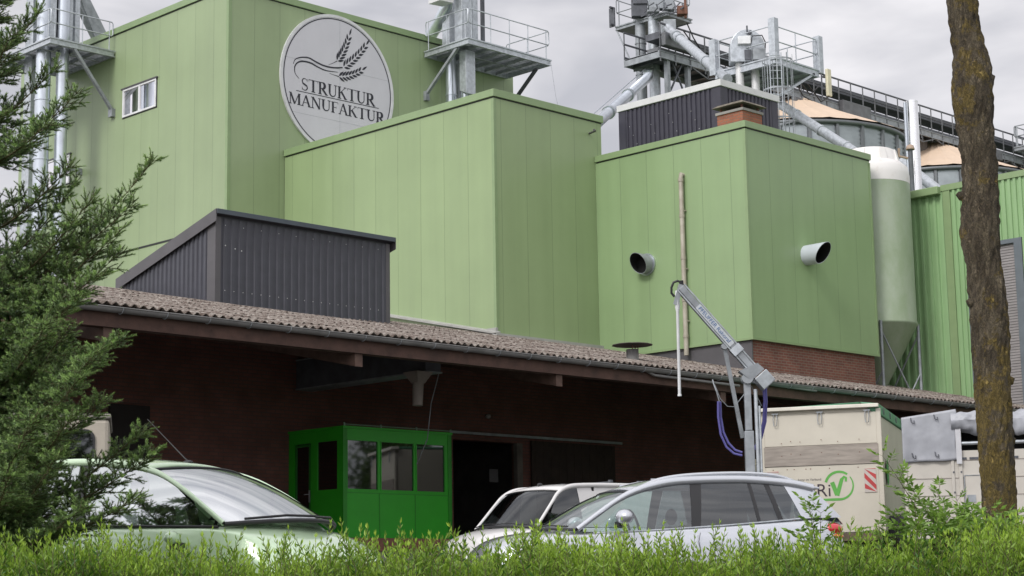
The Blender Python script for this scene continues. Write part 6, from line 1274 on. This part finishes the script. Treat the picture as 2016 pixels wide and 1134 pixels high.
def make_hedge():
    rs = np.random.RandomState(11)
    hd = thing('privet_hedge', 'clipped green hedge with upright shoots along the bottom of the picture', 'hedge', lat(0, 11.6, ground_z(*(lat(0, 11.6, 0).xy))))
    def top(s_): return 1.775-.035*np.exp(-((s_-.9)/.8)**2)+.035*np.sin(s_*1.9+1)+.03*np.sin(s_*4.3)+.02*np.sin(s_*9.1)+np.where(s_ < -1.6, (-1.6-s_)*.035, 0)+np.where(s_ > 2.0, (s_-2.0)*.03, 0)
    P = []; D = []; L = []; W_ = []; T = []; SG = []
    def shoots(n, s_lo, s_hi, d_lo, d_hi, zfun, len_lo, len_hi, scale=1., tonebase=.35, lean=.18, spacing=.022):
        s = rs.uniform(s_lo, s_hi, n); d = rs.uniform(d_lo, d_hi, n); ln = rs.uniform(len_lo, len_hi, n); z = zfun(s, d, n)
        ax = np.stack([rs.normal(0, lean, n), rs.normal(0, lean, n)-.05, np.ones(n)], 1); ax /= np.linalg.norm(ax, axis=1)[:, None]
        for k in range(n):
            u = ax[k][0]*rh+ax[k][1]*fh+ax[k][2]*np.array([0, 0, 1.]); b = rh*s[k]+fh*d[k]+np.array([0, 0, z[k]])
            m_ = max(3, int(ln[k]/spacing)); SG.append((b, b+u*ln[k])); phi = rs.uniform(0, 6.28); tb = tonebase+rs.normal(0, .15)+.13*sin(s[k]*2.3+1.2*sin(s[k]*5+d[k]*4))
            sh = (-.10 if s[k] < -1.7 else 0)
            for j in range(m_):
                f = (j+1)/m_
                for sd in (0, pi):
                    a = phi+sd+j*1.57+rs.normal(0, .2); sid = cos(a)*rh+sin(a)*fh; q = .66-.38*f
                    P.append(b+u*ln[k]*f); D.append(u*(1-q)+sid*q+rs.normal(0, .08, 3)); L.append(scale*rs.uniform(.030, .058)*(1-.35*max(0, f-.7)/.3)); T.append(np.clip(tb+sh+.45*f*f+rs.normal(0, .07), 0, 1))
            P.append(b+u*ln[k]); D.append(u); L.append(.035*scale); T.append(min(1, tb+.5))
    zsurf = lambda lo, hi: (lambda s, d, n: top(s)-(np.clip((11.0-d)/.4, 0, 1))**1.5*.10-rs.uniform(lo, hi, n))
    shoots(6000, -5.2, 5.6, 10.75, 12.5, zsurf(.10, .25), .10, .21, 1.2, lean=.26, spacing=.026)
    shoots(560, -4.2, 4.6, 11.0, 12.4, zsurf(.02, .10), .13, .25, 1.25, tonebase=.5, lean=.16, spacing=.033); shoots(500, -5, 5.4, 10.75, 12.3, zsurf(.06, .16), .10, .2, 1.5, tonebase=.3, lean=.4, spacing=.035)
    # the flank towards the street, down to the ground
    shoots(2600, -5.2, 5.6, 10.6, 10.95, lambda s, d, n: rs.uniform(.75, 1.8, n), .14, .24, 1.1, .25, .3, spacing=.03)
    # yard side flank
    shoots(900, -5.2, 5.6, 12.4, 12.7, lambda s, d, n: rs.uniform(1.0, 1.75, n), .14, .24, 1.2, .25, .3, spacing=.035)
    for s0_, h0 in ((-.98, .30), (-.02, .24), (.46, .12), (-1.72, .16), (1.40, .13), (1.60, .19), (.93, .20), (-2.0, .3), (.12, .2), (-.45, .2)):   # the tallest single shoots
        shoots(3, s0_-.05, s0_+.05, 11.2, 11.8, zsurf(.0, .05), h0*.8, h0*1.05, 1.15, .55, .10, spacing=.026)
    P = np.array(P); D = np.array(D); L = np.array(L); T = np.array(T)
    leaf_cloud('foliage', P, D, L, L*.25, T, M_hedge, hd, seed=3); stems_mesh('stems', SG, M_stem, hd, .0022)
    m = MB()
    for k in range(60):
        s_ = -5+k*.18; b = lat(s_, 11.6+.2*sin(k*2.3), ground_z(*(lat(s_, 11.6, 0).xy))-.05); m.tube([b, b+Vector((.05*sin(k), .05*cos(k*1.7), .9))], [.018, .008], 5)
    m.build('woody_stems', M_stem, hd)
make_hedge()
# ================================================================== ELDER-LIKE SHRUB AND A YOUNG SHOOT IN THE HEDGE
def leafy_shrub(name, label, sprays, seed, n_rand=0, box=None):
    rs = np.random.RandomState(seed); P = []; D = []; L = []; T = []; SG = []; R = []
    c0 = sprays[0][0]; t = thing(name, label, 'shrub', (c0[0], c0[1], ground_z(c0[0], c0[1])))
    for a, b, dens in sprays:
        a, b = np.array(a, float), np.array(b, float); mid = (a+b)/2+np.array([0, 0, .10*np.linalg.norm(b-a)]); n = max(4, int(np.linalg.norm(b-a)/.075*dens)); prev = a
        for i in range(n+1):
            f = i/n; p = (1-f)**2*a+2*f*(1-f)*mid+f*f*b; u = 2*(1-f)*(mid-a)+2*f*(b-mid); u /= np.linalg.norm(u)
            if i: SG.append((prev, p)); R.append(.006*(1-f)+.002)
            prev = p
            if f < .12: continue
            for sd in (1, -1):
                w_ = np.cross(u, [0, 0, 1.]); w_ /= np.linalg.norm(w_)+1e-6; a_ = rs.normal(0, .5); v = w_*cos(a_)*sd+np.cross(u, w_)*sin(a_); pd = v*.8+u*.55+np.array([0, 0, .1]); pl = rs.uniform(.07, .13)*(1-.35*f); SG.append((p, p+pd*pl)); R.append(.0015)
                tn = .35+.4*f+rs.normal(0, .12)
                for j in range(3):
                    pp = p+pd*pl*(.4+.28*j)
                    for s2 in (1, -1):
                        q = np.cross(pd, v)+np.array([0, 0, .3]); sv = np.cross(pd, [0, 0, 1.]); sv /= np.linalg.norm(sv)+1e-6; P.append(pp); D.append(sv*s2*.8+pd*.6+rs.normal(0, .12, 3)+[0, 0, -.1]); L.append(rs.uniform(.04, .06)); T.append(np.clip(tn+rs.normal(0, .08), 0, 1))
                P.append(p+pd*pl); D.append(pd); L.append(.06); T.append(np.clip(tn+.1, 0, 1))
    P, D, L, T = map(np.array, (P, D, L, T)); leaf_cloud('foliage', P, D, L, L*.36, T, M_elder, t, fold=.12, seed=seed); stems_mesh('stems', SG, M_stem, t, np.array(R)); return t
r5 = random.Random(12); base = dep(1860, 1100, 11.9); sp_ = []
for (px, py, dd, dn) in ((1738, 898, 11.8, 1), (1775, 935, 11.9, 1), (1800, 985, 11.7, 1.1), (1850, 960, 12.1, 1.1), (1830, 1000, 12, 1.1), (1885, 985, 12.2, 1), (1905, 1000, 12.0, 1.1), (1760, 1010, 11.6, 1.2), (1725, 1035, 11.6, 1.2), (1868, 1020, 11.7, 1.2), (1975, 1040, 12.6, 1.1), (2010, 1010, 12.8, 1), (1930, 1040, 11.6, 1.2), (1800, 1040, 11.5, 1.3), (1995, 1060, 12.2, 1.3), (1955, 1065, 11.8, 1.2)):
    b = dep(px, py, dd); a = dep(1870+r5.uniform(-60, 60), 1125, 11.9+r5.uniform(-.2, .2)); sp_.append((a, b, dn))
for k in range(26):
    px = r5.uniform(1770, 2030); a = dep(px+r5.uniform(-30, 30), 1120, 11.9); sp_.append((a, dep(px+r5.uniform(-45, 45), r5.uniform(1005, 1060), 11.6+r5.random()), 1.2))
leafy_shrub('elder_shrub', 'bright green shrub with feathery leaves at the foot of the tree trunk', sp_, 5)
sp_ = [(dep(1612, 1110, 11.5), dep(1592, 990, 11.5), 1), (dep(1615, 1100, 11.5), dep(1616, 1010, 11.5), .7), (dep(1610, 1100, 11.5), dep(1572, 1050, 11.4), .7)]
leafy_shrub('young_shrub', 'thin leafy shoot rising from the hedge before the silver car tail', sp_, 6)
# ================================================================== SPRUCE
def make_spruce():
    rs = np.random.RandomState(21); DT = 13.2; s0 = (dep(-25, 900, DT)-CAM).dot(RH); zg = ground_z(*(lat(s0, DT, 0).xy))
    t = thing('spruce_tree', 'dark green spruce with pale new tips at the left edge', 'tree', lat(s0, DT, zg))
    lean = -.25; ztop = 8.6
    def trunk_at(z): return np.array(lat(s0+lean*((z-zg)/(ztop-zg))**1.0*1.0, DT, z))
    m = MB(); m.tube([trunk_at(z) for z in np.linspace(zg, ztop, 14)], [.13*(1-.9*k/13) for k in range(14)], 12); m.build('trunk', M_bark, t)
    br = []
    for (px, py, pys, dd) in ((300, 318, 640, 12.9), (262, 400, 600, 12.7), (235, 455, 640, 12.6), (80, 20, 140, 13.2), (150, 185, 330, 12.9), (110, 130, 260, 13.3), (215, 110, 900, 30), (90, 245, 330, 12.6), (135, 330, 470, 12.8), (150, 360, 560, 13.1), (178, 395, 600, 12.5), (232, 500, 690, 12.7), (190, 545, 640, 12.5), (150, 590, 700, 12.4), (232, 668, 800, 12.2), (188, 695, 860, 12.0), (130, 650, 820, 12.3), (198, 790, 930, 12.1), (90, 640, 790, 12.1), (160, 740, 900, 11.9), (140, 820, 1000, 12.0), (20, 70, 190, 12.8), (60, 830, 980, 11.8), (110, 900, 1060, 11.9), (20, 930, 1040, 11.8), (160, 1000, 1090, 12.0), (300, 892, 1050, 12.4), (278, 850, 1040, 12.4), (262, 985, 1070, 12.2)):
        if dd > 20: continue
        br.append((trunk_at(far(0, pys, DT).z), np.array(far(px, py, dd)), 1.0))
    for k in range(230):
        z = rs.uniform(zg+.5, ztop-.3) if k < 110 else rs.uniform(1.6, 4.0); f = (z-zg)/(ztop-zg); a = rs.uniform(0, 2*pi); L_ = (1.35*(1-f)**.8+.1)*rs.uniform(.6, 1.05)
        if 4.0 < z: L_ = min(L_, .42*rs.uniform(.5, 1)+.08)
        o = trunk_at(z); u = cos(a)*rh+sin(a)*fh
        if cos(a) > .2: L_ *= (.42 if z < 3 else .6)
        br.append((o, o+u*L_+np.array([0, 0, L_*rs.uniform(.05, .45)]), .8))
    A = []; B = []; TN = []; LN = []; BR = []; BRr = []   # twiglets start/end
    def twig(p, u, ln, tone):
        A.append(p); B.append(p+u*ln); TN.append(tone)
    for a, b, q in br:
        ln = np.linalg.norm(b-a); sag = np.array([0, 0, -.12*ln]); mid = (a+b)/2+sag; n = max(5, int(ln/.042)); prev = a
        for i in range(1, n+1):
            f = i/n; p = (1-f)**2*a+2*f*(1-f)*mid+f*f*b; u = 2*(1-f)*(mid-a)+2*f*(b-mid); u /= np.linalg.norm(u); BR.append((prev, p)); BRr.append(.012*(1-f)+.003); prev = p
            if f < .15: continue
            w_ = np.cross(u, [0, 0, 1.]); w_ /= np.linalg.norm(w_)+1e-6; v = np.cross(w_, u)
            for sd in (1, -1):
                if rs.rand() < .15: continue
                L2 = min(.34, .10+.30*(1-f)*min(1, ln))*rs.uniform(.6, 1.1); e = w_*sd*rs.uniform(.6, 1)+u*rs.uniform(.5, .9)+v*rs.normal(.12, .3); e /= np.linalg.norm(e)
                BR.append((p, p+e*L2)); BRr.append(.003); m_ = max(1, int(L2/.055)); twig(p+e*L2*.75, e, .075, .42+.4*f+rs.normal(0, .16)); [twig(p+e*(L2*q_), e, .06, .18+.35*f+rs.normal(0, .08)) for q_ in np.arange(.05/L2, .75, .055/L2)]
                for j in range(m_):
                    pp = p+e*L2*(j+.4)/m_
                    for s2 in (1, -1):
                        g = e*.75+np.cross(e, v)*s2*.6+rs.normal(0, .22, 3)+np.array([0, 0, .18]); g /= np.linalg.norm(g); twig(pp, g, rs.uniform(.045, .085), .15+.4*f*rs.rand()+(.42 if rs.rand() < .25 else 0)+rs.normal(0, .08))
            g = v*.8+u*.5+rs.normal(0, .25, 3); g /= np.linalg.norm(g); twig(p, g, rs.uniform(.05, .09), .2+.3*f+rs.normal(0, .1))
        twig(b-u*.03, u, .09, .8); twig(b-u*.05, u+w_*.6, .07, .75); twig(b-u*.05, u-w_*.6, .07, .75)
    A = np.array(A); B = np.array(B); TN = np.array(TN); U = B-A; LL = np.linalg.norm(U, axis=1); U /= LL[:, None]; n = len(A); NN = 40
    r_ = np.cross(U, [.31, .77, .55]); r_ /= np.linalg.norm(r_, axis=1)[:, None]; s_ = np.cross(U, r_); V = []; C = []
    for k in range(NN):
        f = (k+rs.rand(n))/NN; a = rs.uniform(0, 2*pi, n); rad = r_*np.cos(a)[:, None]+s_*np.sin(a)[:, None]; side = np.cross(U, rad)
        nl = (rs.uniform(.017, .024, n)*(1-.15*f))[:, None]; p = A+U*(LL*f)[:, None]; tip = p+rad*nl*.85+U*nl*(.25+.5*f)[:, None]
        V.append(np.stack([p-side*.0025, p+side*.0025, tip], 1)); C.append(np.clip(TN+.15*f+rs.normal(0, .06, n), 0, 1))
    V = np.stack(V, 1).reshape(-1, 3); C = np.stack(C, 1).ravel(); F = np.arange(len(V)).reshape(-1, 3)
    npmesh('crown', V, F, M_needle, t, cols=np.repeat(C, 3)); stems_mesh('branches', BR+list(zip(A, B)), M_stem, t, np.concatenate([np.array(BRr), np.full(n, .0035)]))
    print('spruce needles', len(F))
make_spruce()
# small spruce twig tips just in front of the mint car

def far_tree(x, y, h, seed, lab):
    rs = np.random.RandomState(seed); t = thing('roadside_tree', lab, 'tree', (x, y, 0), 0, 'roadside trees mirrored in the booth windows')
    m = MB(); m.tube([(x, y, 0), (x+.1, y, h*.4), (x, y+.1, h*.85)], [.2, .14, .04], 10)
    for k in range(6): a = k*1.05; z = h*(.35+.07*k); m.tube([(x, y, z), (x+1.3*cos(a), y+1.3*sin(a), z+1.0)], [.07, .02], 6)
    m.build('trunk', M_bark, t); P = []
    for k in range(34):
        a = rs.uniform(0, 6.28); r_ = rs.uniform(0, 2.2); z = rs.uniform(h*.22, h); r_ *= sqrt(max(.1, 1-((z/h-.6)/.45)**2)); P.append(np.array([x+r_*cos(a), y+r_*sin(a), z])+rs.normal(0, .45, (150, 3)))
    P = np.concatenate(P); leaf_cloud('crown', P, rs.normal(size=P.shape), .26, .17, rs.rand(len(P)), M_crown, t, seed=seed)
for k, (x_, y_, h_, w_) in enumerate(((36.5, 0, 9, 'nearest the road camera'), (41, 2, 9.5, 'second from the road camera'), (45.5, 0, 8, 'lowest of the row in the middle'), (50, 3, 9, 'standing forward of the row'), (48, -6, 11, 'tallest, set back behind the row'), (54, -2, 10, 'second from the far end of the row'), (59, 1, 9, 'farthest of the row'))): far_tree(x_, y_, h_, 40+k, 'leafy roadside tree outside the picture, '+w_)
